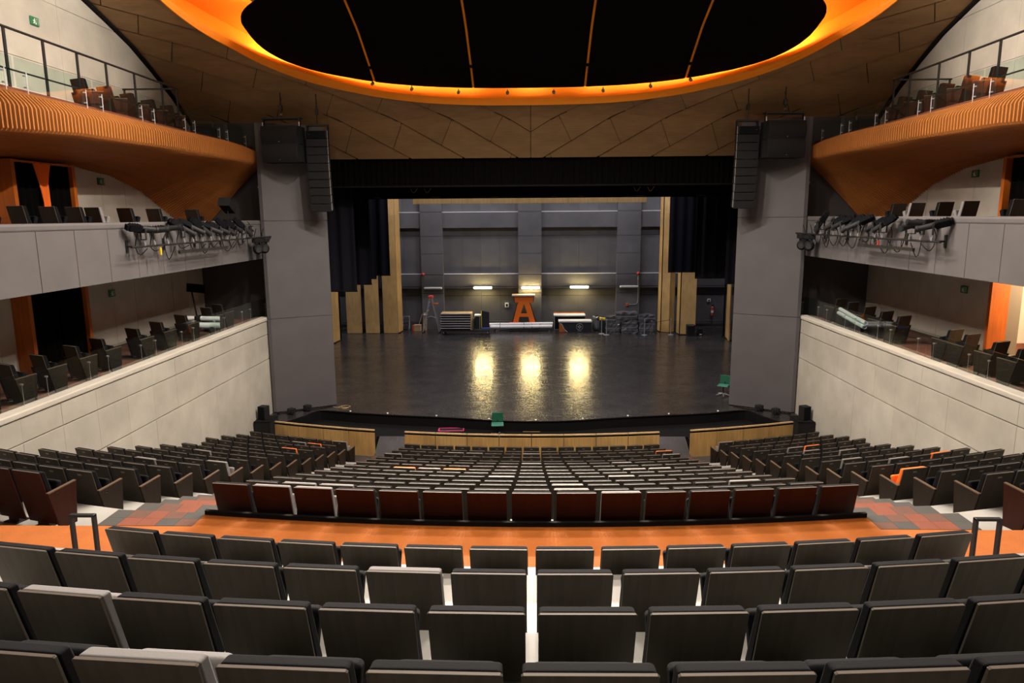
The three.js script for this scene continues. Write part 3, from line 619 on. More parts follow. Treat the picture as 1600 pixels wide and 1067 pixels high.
for (const s of [-1, 1]) {                                  // added lamps, unseen on the rear ceiling, to brighten the upper side walls
  const t = thing('wall_washer', `added fill lamp out of view on the rear ceiling, aimed at the upper ${s < 0 ? 'right' : 'left'} wall`, 'spotlight', [s * 4.5, ceilingY(-7) - 0.35, -7]);
  const d = V(-s * 17, -2.2, -9.6).normalize(), q = new THREE.Quaternion().setFromUnitVectors(V(0, 0, 1), d);
  part('housing', clean(new THREE.CylinderGeometry(0.12, 0.12, 0.3, 16, 1, true).rotateX(Math.PI / 2)).applyQuaternion(q), M.metal, t);
  part('lamp_face', clean(new THREE.CylinderGeometry(0.11, 0.11, 0.02, 16).rotateX(Math.PI / 2)).applyQuaternion(q), glow(HOUSE.color, 2), t);
  part('bracket', bx(-0.02, 0.02, 0.1, 0.34, -0.02, 0.02), M.metal, t);
  const l = new THREE.SpotLight(HOUSE.color, 2100, 0, 17 * R, 0.7, 2); l.position.copy(d).multiplyScalar(0.2); l.target.position.copy(d).multiplyScalar(10); l.castShadow = true; l.shadow.radius = 4; t.add(l, l.target);
}
// small spots in the gap between canopy and ring, aimed at the seats
[-5.4, -4.1, -2.5, -0.8, 0.8, 2.5, 4.1, 5.4].forEach((x, i) => {
  const z = -19 - 6.63 * (1 - (Math.abs(x) / 10.35) ** 2.7) ** (1 / 2.7) + 0.1, y = ceilingY(z) + 0.3;
  const t = thing('rim_spotlight', `tiny black spotlight in the orange ring at the canopy front, ${ORD[i]} from the left`, 'spotlight', [x, y, z]);
  part('body', new THREE.CylinderGeometry(0.05, 0.06, 0.14, 14).rotateX(Math.PI / 2).rotateX(0.4), M.metal, t);
  part('lamp_face', new THREE.CylinderGeometry(0.045, 0.045, 0.008, 14).rotateX(Math.PI / 2).translate(0, 0, 0.075).rotateX(0.4), glow(FRONT.color, 0.04), t);
  part('bracket', bx(-0.012, 0.012, 0.03, 0.12, -0.1, 0), M.metal, t);
  const l = new THREE.SpotLight(FRONT.color, FRONT.power * [0.5, 0.7, 1, 1.7, 1.7, 1, 0.7, 0.5][i], 0, 27 * R, 0.6, 2); l.position.set(0, -0.04, 0.1); l.target.position.set(-x * 0.3, -8.5, 18); l.castShadow = true; l.shadow.radius = 2.5; t.add(l, l.target);
});
solid('wall_back', bx(-12.8, 12.8, 0, 17.2, 8.1, 8.5), M.concrete);

// ------------------------------------------------------------------ the stage
const lipX = [-8.9, -8.3, -7.92, -6.39, -4.43, -2.86, -1.48, 0, 1.48, 2.86, 4.43, 6.39, 7.92, 8.3, 8.9], lipZ = [-23.6, -24.6, -25.36, -25.0, -24.65, -24.4, -24.1, -23.94, -24.05, -24.38, -24.65, -25.0, -25.4, -24.6, -23.6];
{
  const curve = new THREE.CatmullRomCurve3(lipX.map((x, i) => V(x, 0, lipZ[i])), false, 'catmullrom', 0.4).getPoints(70).map((p) => [p.x, p.z]);
  const st = structure('floor_stage');
  part('stage_floor', plan([[-9.58, -23.7], ...curve, [9.58, -23.7], [9.58, -28], [14, -28], [14, -45.2], [-14, -45.2], [-14, -28], [-9.58, -28]], 0.97, 1.0), M.stage, st);
  part('stage_body', plan([[-9.55, -23.8], ...curve.map(([x, z]) => [x * 0.999, z - 0.03]), [9.55, -23.8], [9.55, -28], [13.9, -28], [13.9, -45], [-13.9, -45], [-13.9, -28], [-9.55, -28]], -0.3, 0.97), M.stageface, st);
  part('pit_floor', plan([[-9.5, -23.5], [-8.4, -23.3], [-5.36, -22.65], [-5.36, -23.4], [-4.22, -23.4], [-4.22, -22.5], [0, -22.2], [4.22, -22.5], [4.22, -23.4], [5.36, -23.4], [5.36, -22.65], [8.4, -23.3], [9.5, -23.5], [9.5, -26], [-9.5, -26]], -0.3, 0.6), M.pit, st);
  for (let i = 0; i < 9; i++) { const x = -6.8 + i * 1.7 + rr(-0.2, 0.2); part('edge_marker', new THREE.CylinderGeometry(0.03, 0.035, 0.025, 8).translate(x, 1.01, interp(lipX, lipZ, x) - 0.12), M.white, st); }
}
for (const s of [-1, 1]) {
  const rp = structure('ramp');
  part('ramp_floor', plan([[s * 4.25, -21.4], [s * 5.26, -21.4], [s * 5.4, -23.2], [s * 4.25, -23.2]], -0.2, 0.2), M.ramp, rp);
  const g = extrude([[22.3, 0.19], [23.4, 0.61], [23.4, 0.3], [22.3, 0.0]], 1.05).rotateY(Math.PI / 2).translate(s * 4.75, 0, 0);
  part('ramp_slope', g, M.ramp, rp);
}
// orchestra rail of maple panels
{
  const ZT = (x) => -22.02 - 0.0189 * x * x * 1.0;
  const run = (label, x0, x1, n, y0) => {
    const t = thing('orchestra_rail', label, 'railing');
    for (let i = 0; i < n; i++) {
      const a = lerp(x0, x1, i / n), b = lerp(x0, x1, (i + 1) / n), g = 0.011, za = ZT(a), zb = ZT(b), d = V(b - a, 0, zb - za).normalize(), nx = -d.z * 0.03, nz = d.x * 0.03;
      const pl = [[a + g * d.x, za + g * d.z], [b - g * d.x, zb - g * d.z], [b - g * d.x - nx, zb - g * d.z - nz], [a + g * d.x - nx, za + g * d.z - nz]].map(([x, z]) => [x, z]);
      part('maple_panel', plan(pl, y0, 0.995), rnd() < 0.5 ? M.maple : M.mapleB, t);
      part('cap', plan(pl.map(([x, z], k) => [x, z + (k < 2 ? 0.008 : -0.05)]), 1.065, 1.1), M.mapleEdge, t);
      part('core', plan(pl.map(([x, z], k) => [x, z - 0.03]), y0, 1.06), M.kerb, t);
    }
  };
  run('middle run of the low maple panelled rail between front seats and stage', -4.22, 4.22, 8, 0.17);
  run('left run of the low maple panelled rail, rising towards the black box', -9.0, -5.25, 4, 0.12);
  run('right run of the low maple panelled rail, rising towards the black box', 5.25, 9.0, 4, 0.12);
  for (const s of [-1, 1]) {
    const side = s < 0 ? 'left' : 'right';
    const t = thing('plinth_box', `black plinth box between the ${side} concrete wall and the maple rail`, 'box', [s * 9.28, 0.1, -23.5]);
    part('body', rbx(-0.28, 0.28, 0, 1.08, -0.45, 0.35, 0.012, 1), M.speaker, t);
    part('lid', bx(-0.29, 0.29, 1.08, 1.1, -0.46, 0.36), M.kerb, t);
    const sp = thing('front_speaker', `small black loudspeaker standing on the ${side} plinth box by the concrete wall`, 'loudspeaker', [s * 9.33, 1.2, -23.5], s * 0.3);
    part('cabinet', rbx(-0.145, 0.145, 0, 0.47, -0.14, 0.14, 0.012, 1), M.speaker, sp);
    part('grille', rbx(-0.125, 0.125, 0.02, 0.45, 0.14, 0.15, 0.004, 1), M.black, sp);
  }
}
// stage house
{
  solid('wall_stage_side_left', bx(-14.3, -13.9, 0.9, 16.2, -45.3, -26.9), M.darkwall);
  solid('wall_stage_side_right', bx(13.9, 14.3, 0.9, 16.2, -45.3, -26.9), M.darkwall);
  solid('wall_stage_front', [bx(-14, -9.6, 0.9, 16.2, -28.6, -26.9), bx(9.6, 14, 0.9, 16.2, -28.6, -26.9), bx(-9.6, 9.6, 10.5, 16.2, -28.6, -28.1)], M.darkwall);
  solid('ceiling_stage', bx(-14.3, 14.3, 16.0, 16.3, -45.4, -28.1), M.kerb);
  const w = structure('wall_stage_back');
  part('wall_core', bx(-14, 14, 0.9, 16.2, -45.5, -45.06), M.stagejoint, w);
  const cols = [[-6.96, -5.57], [-0.8, 0.66], [5.4, 6.86]], bays = [[-13.9, -6.96], [-5.57, -0.8], [0.66, 5.4], [6.86, 13.9]];
  for (const [a, b] of bays) {
    const n = Math.round((b - a) / 1.18);
    for (let i = 0; i < n; i++) { const x0 = lerp(a, b, i / n), x1 = lerp(a, b, (i + 1) / n); for (const [y0, y1] of [[1, 3.1], [3.12, 4.4], [4.5, 6.9], [6.92, 9.4], [9.42, 12]]) part('wall_panel', bx(x0 + 0.004, x1 - 0.004, y0 + 0.004, y1, -45.08, -45), rnd() < 0.5 ? M.stagewall : M.stagewallB, w); }
    part('ledge_beam', bx(a, b, 7.42, 8.38, -45, -44.72), M.stagewall, w);
    part('ledge_beam', bx(a, b, 3.72, 4.5, -45, -44.86), M.stagewall, w);
    part('ledge_trim', [bx(a, b, 8.37, 8.42, -45, -44.71), bx(a, b, 4.49, 4.54, -45, -44.845)], M.ledgeHighlight, w);  // pale strips paint the highlight along the upper ledge edges
    part('cable_tray', bx(a, b, 3.6, 3.68, -44.9, -44.78), M.stagewallB, w);
    part('pipe', bar([a, 1.45, -44.9], [b, 1.45, -44.9], 0.03), M.darkwall, w);
  }
  for (const [a, b] of cols) for (const [y0, y1] of [[1, 3.3], [3.31, 4.48], [4.5, 5.8], [5.81, 6.9], [6.91, 8.4], [8.41, 12]]) part('column_panel', bx(a, b, y0 + 0.005, y1 - 0.005, -45.05, -44.6), M.stagewall, w);
}
// fluorescent battens
{
  const lit = glow(0xffefb0, 16);
  [[-3.07, 3.66, 1], [-0.03, 3.66, 1], [3.06, 3.68, 1], [-6.24, 3.65, 0], [6.19, 3.7, 0]].forEach(([x, y, on]) => {
    const z = Math.abs(x) < 1 || !on ? -44.58 : -44.7;
    const where = x < -5 ? 'left column above the ladder' : x > 5 ? 'right column above the wrapped bundles' : x < -1 ? 'left of the orange letter' : x > 1 ? 'right of the orange letter' : 'above the orange letter';
    const t = thing('fluorescent_batten', `${on ? 'glowing yellow' : 'unlit white'} batten on the rear stage wall, ${where}`, 'batten light', [x, y, z]);
    part('backplate', bx(-0.58, 0.58, -0.05, 0.05, -0.02, 0.03), M.unlit, t);
    part('diffuser', new THREE.CapsuleGeometry(0.075, 1.02, 4, 12).rotateZ(Math.PI / 2).translate(0, -0.01, 0.07), on ? lit : M.unlit, t);
    if (on) { const l = new THREE.RectAreaLight(TUBE.color, TUBE.power, 1.15, 0.14); l.position.set(0, -0.01, 0.15); l.rotation.set(0, Math.PI, 0); t.add(l);
      for (const dx of [-0.4, 0, 0.4]) { const p = new THREE.PointLight(TUBE.color, 4.5, 0, 2); p.position.set(dx, -0.01, 0.16); p.castShadow = true; p.shadow.radius = 3; t.add(p); } }
  });
}
// work lights in the fly tower
[[-4.5, -41.5], [4.5, -41.5], [-4.5, -34.5], [4.5, -34.5], [-11.8, -40], [11.8, -40]].forEach(([x, z]) => {
  const t = thing('work_light', 'flat white work light hanging in the fly tower above the stage', 'work light', [x, 15.4, z], 0, 'work lights in the fly tower');
  part('housing', rbx(-1.5, 1.5, 0, 0.12, -0.4, 0.4, 0.02, 1), M.metal, t);
  part('lamp_face', bx(-1.45, 1.45, -0.01, 0, -0.35, 0.35), glow(WORK.color, 2), t);
  const l = new THREE.RectAreaLight(WORK.color, WORK.power * 8, 2.9, 0.7); l.position.set(0, -0.03, 0); l.rotation.set(-Math.PI / 2, 0, 0); t.add(l);
  part('hanger', [bar([-1.2, 0.1, 0], [-1.2, 0.62, 0], 0.01), bar([1.2, 0.1, 0], [1.2, 0.62, 0], 0.01)], M.metal, t);
});

// ------------------------------------------------------------------ curtains and borders of the stage
function drapery(x0, x1, y0, y1, z, fold, amp, thick = 0.02) {   // folded cloth with two faces
  const nx = Math.max(8, Math.round((x1 - x0) / fold * 8)), f = (dz, flip) => {
    const g = new THREE.PlaneGeometry(x1 - x0, y1 - y0, nx, 4), p = g.attributes.position;
    for (let i = 0; i < p.count; i++) { const x = p.getX(i), k = 1 - 0.35 * (p.getY(i) / (y1 - y0) + 0.5); p.setZ(i, dz + amp * k * (Math.sin(x / fold * 6.283) + 0.4 * Math.sin(x / fold * 2.7 + 1.3))); }
    g.computeVertexNormals(); return g.translate((x0 + x1) / 2, (y0 + y1) / 2, z);
  };
  return [f(0), f(-thick)];
}
{
  const v = thing('house_valance', 'wide black pleated valance under the tan ceiling across the stage opening', 'curtain', [0, 0, 0]);
  part('fabric', drapery(-7.75, 7.75, 9.28, 10.5, -27.75, 0.22, 0.04), M.velvet, v);
  part('hem', bx(-7.75, 7.75, 9.24, 9.3, -27.8, -27.7), M.kerb, v);
  const b = thing('stage_border', 'plain black border cloth below the pleated valance at the top of the stage', 'curtain', [0, 0, 0]);
  part('fabric', drapery(-9, 9, 8.84, 12, -29.4, 1.2, 0.03), M.velvet, b);
  part('batten_pipe', bar([-9, 8.9, -29.45], [9, 8.9, -29.45], 0.03), M.metal, b);
  part('hanger', [-7, 0, 7].map((x) => bar([x, 11.9, -29.41], [x, 16.0, -29.41], 0.012)), M.metal, b);
  const hookAt = [[-4.75, 9.12], [-4.2, 9.12], [4.3, 9.12], [4.85, 9.12]];
  hookAt.forEach(([x, y], i) => { const h = thing('wire_hook', `small brass wire hook on the black border, ${ORD[i]} from the left`, 'hook', [x, y, -29.2]); part('wire', tube([[-0.14, 0.12, 0], [-0.05, -0.04, 0], [0.02, -0.02, 0], [0.14, 0.14, 0]], 0.008, 12, 5), M.mapleB, h); part('mount', bx(-0.16, 0.16, 0.1, 0.14, -0.16, 0.0), M.kerb, h); });
  const legs = [
    ['nearest of the stepped black leg curtains on the left of the stage', -10.5, -7.2, -28.95],
    ['second of the stepped black leg curtains on the left of the stage', -10.5, -7.28, -32],
    ['third of the stepped black leg curtains on the left of the stage', -10.5, -7.72, -35],
    ['farthest of the stepped black leg curtains on the left, beside the maple panels', -10.5, -7.42, -37],
    ['nearest of the stepped black leg curtains on the right of the stage', 8.6, 11.5, -31.5],
    ['middle black leg curtain on the right of the stage, with folds', 7.95, 11.5, -34.4],
    ['farthest black leg curtain on the right, in front of the maple panels', 7.38, 11.5, -38.2]];
  for (const [label, x0, x1, z] of legs) {
    const t = thing('leg_curtain', label, 'curtain');
    part('fabric', drapery(x0, x1, 5.08, 13.5, z, 0.5, 0.07), M.velvetB, t);
    part('hem_pipe', bar([x0, 5.1, z], [x1, 5.1, z], 0.035), M.kerb, t);
    part('batten_pipe', bar([x0, 13.5, z], [x1, 13.5, z], 0.03), M.metal, t);
    part('hanger', [x0 + 0.3, x1 - 0.3].map((x) => bar([x, 13.5, z], [x, 16.0, z], 0.012)), M.metal, t);
  }
}
// maple acoustic towers
{
  const tower = (label, panels, y1) => {
    const t = thing('acoustic_tower', label, 'wood panel');
    for (const [ax, az, bx_, bz] of panels) {
      const d = V(bx_ - ax, 0, bz - az).normalize(), n = [-d.z * 0.06, d.x * 0.06], pl = [[ax, az], [bx_, bz], [bx_ - n[0], bz - n[1]], [ax - n[0], az - n[1]]];
      for (const [u, v] of [[1.02, 4.6], [4.605, 8.2], [8.205, y1]]) part('maple_panel', plan(pl, u, Math.min(v, y1)), rnd() < 0.5 ? M.maple : M.mapleB, t);
    }
    for (let i = 0; i + 1 < panels.length; i++) { const p = panels[i], q = panels[i + 1]; part('joint', bx(Math.min(p[2], q[0]) - 0.008, Math.max(p[2], q[0]) + 0.008, 1.0, y1, Math.min(p[3], q[1]) - 0.06, Math.max(p[3], q[1]) - 0.02), M.kerb, t); }
    const [ax, az] = panels[0], m = panels[panels.length - 1];
    part('brace', [beam([(ax + m[2]) / 2, 1.0, Math.min(az, m[3]) - 0.35], [(ax + m[2]) / 2, y1 - 0.3, Math.min(az, m[3]) - 0.3], 0.08), bx(Math.min(ax, m[2]), Math.max(ax, m[2]), 1.0, 1.04, Math.min(az, m[3]) - 0.4, Math.max(az, m[3]) - 0.02)], M.kerb, t);
    return t;
  };
  tower('maple acoustic panel tower seen edge-on beside the left proscenium tower', [[-11.32, -39.4, -11.22, -40.5]], 9.6);
  tower('maple acoustic panel tower, leftmost of three in a row at stage left', [[-11.43, -42.95, -10.5, -42.95]], 9.6);
  tower('maple acoustic panel tower, middle one of three in a row at stage left', [[-10.27, -42.95, -9.4, -42.95]], 9.6);
  tower('tall maple acoustic tower whose folded edge meets the dark rear wall at left', [[-9.14, -42.95, -8.26, -42.95], [-8.25, -42.95, -8.12, -43.9]], 11);
  tower('tall maple acoustic tower with a narrow lit edge, beside the wrapped bundles at right', [[7.88, -43.7, 7.98, -43.25], [8.02, -43.22, 8.45, -43.0], [8.452, -43.0, 8.8, -43.2]], 11);
  tower('maple acoustic tower behind the black bin at the right of the stage', [[8.86, -42.75, 8.95, -42.3], [8.99, -42.25, 9.82, -41.95]], 9.6);
  tower('maple acoustic panel tower seen edge-on beside the right proscenium tower', [[11.32, -39.9, 11.48, -41.2]], 9.6);
  const o = thing('overhead_reflector', 'long thin maple ceiling reflector hanging above the rear of the stage', 'wood panel', [0, 8.82, -40]);
  for (let i = 0; i < 6; i++) part('maple_panel', rbx(-6.6 + i * 2.17 + 0.005, -6.6 + (i + 1) * 2.17 - 0.005, 0, 0.4, -0.05, 0.05, 0.01, 1), M.maple, o);
  part('hanger', [-5, 0, 5].map((x) => bar([x, 0.35, 0], [x, 7.2, 0], 0.015)), M.metal, o);
}

// ------------------------------------------------------------------ things on the stage
{
  const S = 1.0;
  // step ladder
  const l = thing('step_ladder', 'tall aluminium step ladder with a red top at the rear left of the stage', 'ladder', [-6.22, S, -43.35]);
  const top = 2.18, fx = 0.52;
  for (const dz of [-0.22, 0.22]) { part('rail', beam([-fx, 0, dz * 1.3], [-0.06, top, dz * 0.8], 0.05, 0.025), M.alu, l); part('rear_leg', beam([fx, 0, dz * 1.2], [0.07, top - 0.05, dz * 0.8], 0.04, 0.025), M.alu, l); }
  for (let i = 1; i < 8; i++) { const f = i / 8, x = lerp(-fx, -0.06, f); part('step', bx(x - 0.05, x + 0.06, top * f - 0.015, top * f + 0.015, -0.28 + 0.1 * f, 0.28 - 0.1 * f), M.alu, l); }
  part('top_cap', rbx(-0.14, 0.14, top - 0.03, top + 0.13, -0.2, 0.2, 0.03, 2), M.redpaint, l);
  part('spreader', [bar([-0.32, 0.95, 0.25], [0.0, 1.05, 0.25], 0.012), bar([0.0, 1.05, 0.25], [0.3, 0.95, 0.25], 0.012)], M.alu, l);
  part('tool_tray', [bx(0.1, 0.42, 1.78, 1.84, -0.15, 0.15), beam([0.06, 1.7, 0], [0.3, 1.78, 0], 0.03)], M.frameOrange, l);
  for (const x of [-fx, fx]) part('foot', bx(x - 0.05, x + 0.05, 0, 0.05, -0.32, 0.32), M.kerb, l);
  // step stool
  const st = thing('step_stool', 'small folding grey step stool beside the left maple tower', 'step stool', [-7.98, S, -44.35]);
  for (const x of [-0.2, 0.2]) { part('frame', tube([[x, 0, 0.25], [x, 0.42, 0.05], [x, 0.85, -0.08], [x * 0.98, 0.87, -0.1]], 0.014, 10), M.alu, st); part('rear_leg', bar([x, 0, -0.3], [x, 0.6, -0.05], 0.012), M.alu, st); }
  for (const [y, z] of [[0.22, 0.2], [0.42, 0.08], [0.62, -0.02]]) part('step', rbx(-0.2, 0.2, y, y + 0.03, z - 0.1, z + 0.08, 0.01, 1), M.casegrey, st);
  part('handle', bar([-0.2, 0.86, -0.09], [0.2, 0.86, -0.09], 0.014), M.alu, st);
  // pallet truck and plank
  const rb = thing('red_crate', 'low brown crate with a red end leaning a pole, near the ladder', 'crate', [-7.22, S, -44.0]);
  part('body', rbx(-0.2, 0.24, 0, 0.36, -0.2, 0.2, 0.01, 1), M.cardboard, rb); part('red_end', bx(-0.3, -0.2, 0, 0.34, -0.18, 0.18), M.redpaint, rb); part('lid', bx(-0.21, 0.25, 0.36, 0.38, -0.21, 0.21), M.cardboard, rb);
  const pole = thing('metal_pole', 'thin metal pole leaning over the brown crate by the ladder', 'pole', [-7.12, S + 0.39, -44.0]);
  part('tube', bar([0, 0, 0], [0.24, 0.72, -0.1], 0.02), M.alu, pole); part('tip', new THREE.SphereGeometry(0.03, 8, 6).translate(0.24, 0.72, -0.1), M.kerb, pole);
  const pl = thing('wooden_board', 'pale wooden board leaning upright between the crate and the ladder', 'board', [-6.78, S, -44.15]);
  pl.rotation.z = -0.06; part('board', rbx(-0.12, 0.12, 0, 1.12, -0.05, 0.05, 0.005, 1), M.cardboard, pl); part('top_block', bx(-0.1, 0.12, 0.98, 1.06, 0.05, 0.09), M.white, pl);
  // stack of stage platforms on a cart
  const ct = thing('platform_cart', 'flat black cart on castors carrying the stack of stage platforms', 'cart', [-3.95, S, -42.75]);
  part('deck', rbx(-1.55, 1.42, 0.2, 0.3, -0.55, 0.5, 0.01, 1), M.casegrey, ct);
  part('upright', bx(0.42, 0.48, 0.3, 1.0, -0.4, 0.4), M.metal, ct);
  for (const [x, z] of [[-1.4, 0.4], [1.3, 0.4], [-1.4, -0.45], [1.3, -0.45]]) { const c = part('castor', new THREE.CylinderGeometry(0.09, 0.09, 0.05, 14).rotateX(Math.PI / 2).translate(x, 0.09, z), M.metal, ct); part('fork', bx(x - 0.03, x + 0.03, 0.1, 0.2, z - 0.05, z + 0.05), M.steel, c); }
  const nth = ['lowest', 'second lowest', 'third lowest', 'middle', 'third highest', 'second highest', 'topmost'];
  for (let i = 0; i < 7; i++) {
    const p = thing('stage_platform', `black edged stage platform lying on the cart, ${nth[i]} of the stack of seven`, 'stage platform', [-4.58, S + 0.3 + i * 0.146, -42.75]);
    p.position.x += rr(-0.02, 0.02);
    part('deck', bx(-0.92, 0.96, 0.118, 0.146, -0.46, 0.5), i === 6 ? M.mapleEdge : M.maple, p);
    part('front_profile', rbx(-0.93, 0.9, 0.09, 0.142, 0.5, 0.53, 0.006, 1), M.alu, p);
    part('frame', bx(-0.9, 0.9, 0, 0.118, -0.44, 0.49), M.kerb, p);
    part('end_profile', bx(0.9, 0.965, 0.02, 0.118, -0.45, 0.51), M.mapleEdge, p);
  }
  const bo = thing('grey_case', 'grey upright case with a white lid beside the platform stack', 'case', [-3.28, S + 0.3, -43.0]);
  part('body', rbx(-0.16, 0.16, 0, 0.78, -0.25, 0.2, 0.01, 1), M.casegrey, bo); part('lid', bx(-0.2, 0.17, 0.78, 0.86, -0.27, 0.22), M.white, bo); part('strap', bx(0.1, 0.13, 0, 0.78, 0.2, 0.21), M.alu, bo);
  const pn = thing('upright_board', 'thin dark panel with a yellow edge standing upright on the cart', 'panel', [-2.82, S + 0.3, -42.95], 0.32);
  part('sheet', extrude([[-0.24, 0], [0.24, 0], [0.24, 1.0], [-0.24, 1.12]], 0.05), M.casegrey, pn); part('yellow_edge', bx(-0.27, -0.24, 0, 1.1, -0.03, 0.03), M.yellow, pn); part('blue_cloth', rbx(-0.3, 0.2, 0, 0.06, 0.06, 0.3, 0.02, 1), M.bluecloth, pn);
  // orange letter on a dark dolly, white rolls in front
  const dl = thing('letter_dolly', 'low dark dolly under the orange letter, behind the white rolls', 'cart', [-0.46, S, -44.15]);
  part('deck', rbx(-1.05, 1.05, 0.3, 0.46, -0.28, 0.28, 0.01, 1), M.kerb, dl); for (const x of [-0.8, 0.8]) part('castor', new THREE.CylinderGeometry(0.13, 0.13, 0.3, 14).rotateX(Math.PI / 2).translate(x, 0.14, 0), M.metal, dl); for (const x of [-0.8, 0.8]) part('fork', bx(x - 0.1, x + 0.1, 0.1, 0.32, -0.05, 0.05), M.metal, dl);
  const A = thing('letter_sculpture', 'big orange letter A with slab serif and black sides at the rear of the stage', 'letter', [-0.46, S + 0.47, -44.15]);
  const outline = [[-0.92, 0], [-0.30, 0], [-0.22, 0.42], [0.22, 0.42], [0.30, 0], [0.92, 0], [0.92, 0.03], [0.78, 0.03], [0.40, 1.32], [0.64, 1.34], [0.64, 1.70], [-0.64, 1.70], [-0.64, 1.34], [-0.40, 1.32], [-0.78, 0.03], [-0.92, 0.03]];
  const shape = (pts, hole) => { const s = new THREE.Shape(pts.map((p) => new THREE.Vector2(...p))); s.holes.push(new THREE.Path(hole.map((p) => new THREE.Vector2(...p)))); return s; };
  const legsO = [[-0.70, 0], [-0.36, 0], [-0.27, 0.40], [0.29, 0.40], [0.37, 0], [0.74, 0], [0.42, 1.12], [0.33, 1.32], [0.58, 1.32], [0.62, 1.70], [-0.60, 1.70], [-0.56, 1.32], [-0.33, 1.32], [-0.42, 1.12]];
  const hole = [[-0.19, 0.62], [0.21, 0.62], [0.02, 1.24]];
  part('face', new THREE.ExtrudeGeometry(shape(legsO, hole), { depth: 0.03, bevelEnabled: false }).translate(0, 0, 0.15), M.orangeA, A);
  part('body', new THREE.ExtrudeGeometry(shape(legsO.map(([x, y]) => [x * 1.07, y]), hole), { depth: 0.3, bevelEnabled: false }).translate(0, 0, -0.151), M.kerb, A);
  for (const x of [-0.54, 0.56]) part('foot', rbx(x - 0.36, x + 0.3, 0, 0.05, 0.02, 0.3, 0.01, 1), M.redpaint, A);
  const tb = thing('pale_board', 'pale flat board lying across the top of the orange letter', 'board', [-0.48, S + 2.18, -44.15]);
  part('board', rbx(-0.72, 0.72, 0, 0.09, -0.3, 0.25, 0.008, 1), M.mapleEdge, tb); part('edge_trim', bx(-0.72, 0.72, 0.02, 0.07, 0.25, 0.258), M.white, tb);
  const cr = thing('roll_cradle', 'low dark cradle holding two long white rolls in front of the orange letter', 'cart', [-0.65, S, -43.7]);
  for (const x of [-1.6, 0, 1.7]) part('bearer', bx(x - 0.05, x + 0.05, 0.02, 0.16, -0.3, 0.3), M.metal, cr); part('beam', bx(-1.3, 2.0, 0.06, 0.13, 0.2, 0.28), M.casegrey, cr);
  for (const x of [-1.55, 1.75]) part('castor', new THREE.CylinderGeometry(0.05, 0.05, 0.06, 12).rotateX(Math.PI / 2).translate(x, 0.05, 0.26), M.alu, cr);
  [['upper', 0.40, 0.1, -2.05, 1.98, 0.13], ['lower', 0.28, 0.17, -1.95, 1.95, -0.12].slice(0, 6)].forEach(([w], i) => {
    const t = thing('white_roll', `long glossy white roll, the ${w} of two lying before the orange letter`, 'roll', [-0.65, S + (i ? 0.27 : 0.43), -43.7 + (i ? 0.1 : -0.1)]);
    part('tube', bar([i ? -1.92 : -2.05, i ? 0 : -0.02, 0], [i ? 1.96 : 2.0, 0.03, 0], i ? 0.115 : 0.095, 18), M.plastic, t);
    for (const x of [-1.3, 0.2, 0.7, 1.2]) part('band', new THREE.CylinderGeometry(i ? 0.117 : 0.097, i ? 0.117 : 0.097, 0.03, 18).rotateZ(Math.PI / 2).translate(x, 0.01, 0), M.casegrey, t);
    part('end_ring', new THREE.TorusGeometry(i ? 0.1 : 0.08, 0.02, 6, 16).rotateY(Math.PI / 2).translate(i ? 1.96 : 2.0, 0.03, 0), M.alu, t);
  });
  // flight cases / counters
  const fc = thing('dark_counter', 'dark counter with a pale top and a round diamond emblem, right of the orange letter', 'counter', [2.74, S, -43.55]);
  part('body', rbx(-1.0, 1.0, 0, 0.62, -0.35, 0.35, 0.01, 1), M.casegrey, fc); part('top', rbx(-1.04, 1.02, 0.62, 0.72, -0.38, 0.37, 0.015, 1), M.plastic, fc);
  part('orange_corner', extrude([[-1.0, 0.02], [-0.5, 0.02], [-0.72, 0.22], [-0.86, 0.5], [-1.0, 0.56]], 0.012).translate(0, 0, 0.356), M.frameOrange, fc);
  part('white_curve', tube([[-0.48, 0.02, 0.362], [-0.7, 0.22, 0.362], [-0.84, 0.5, 0.362], [-0.97, 0.57, 0.362]], 0.012, 14, 5), M.plastic, fc);
  const em = [new THREE.TorusGeometry(0.2, 0.012, 6, 32)];
  for (const [x, y] of [[0, 0.075], [0.075, 0], [0, -0.075], [-0.075, 0]]) em.push(new THREE.BoxGeometry(0.075, 0.075, 0.01).rotateZ(Math.PI / 4).translate(x, y, 0));
  em.push(bx(-0.12, 0.12, -0.275, -0.255, -0.004, 0.004));
  part('emblem', em.map((g) => clean(g).translate(0.26, 0.34, 0.356)), M.alu, fc);
  const fb = thing('dark_counter', 'dark counter with a pale rounded top and orange rear edge, behind the emblem counter', 'counter', [2.42, S, -44.35]);
  part('body', rbx(-0.97, 0.97, 0.02, 0.88, -0.25, 0.3, 0.01, 1), M.kerb, fb); part('top', rbx(-1.0, 1.0, 0.88, 1.0, -0.28, 0.36, 0.05, 2), M.plastic, fb); part('rear_edge', bx(-0.98, 0.98, 1.0, 1.06, -0.3, -0.22), M.frameOrange, fb); part('leg', [bx(-0.97, -0.93, 0, 0.88, 0.3, 0.34), bx(-0.97, 0.97, 0.03, 0.06, 0.3, 0.34)], M.alu, fb);
  // rubbish sack
  const sk = thing('rubbish_sack', 'black rubbish sack with ragged top behind the emblem counter', 'sack', [4.12, S, -43.9]);
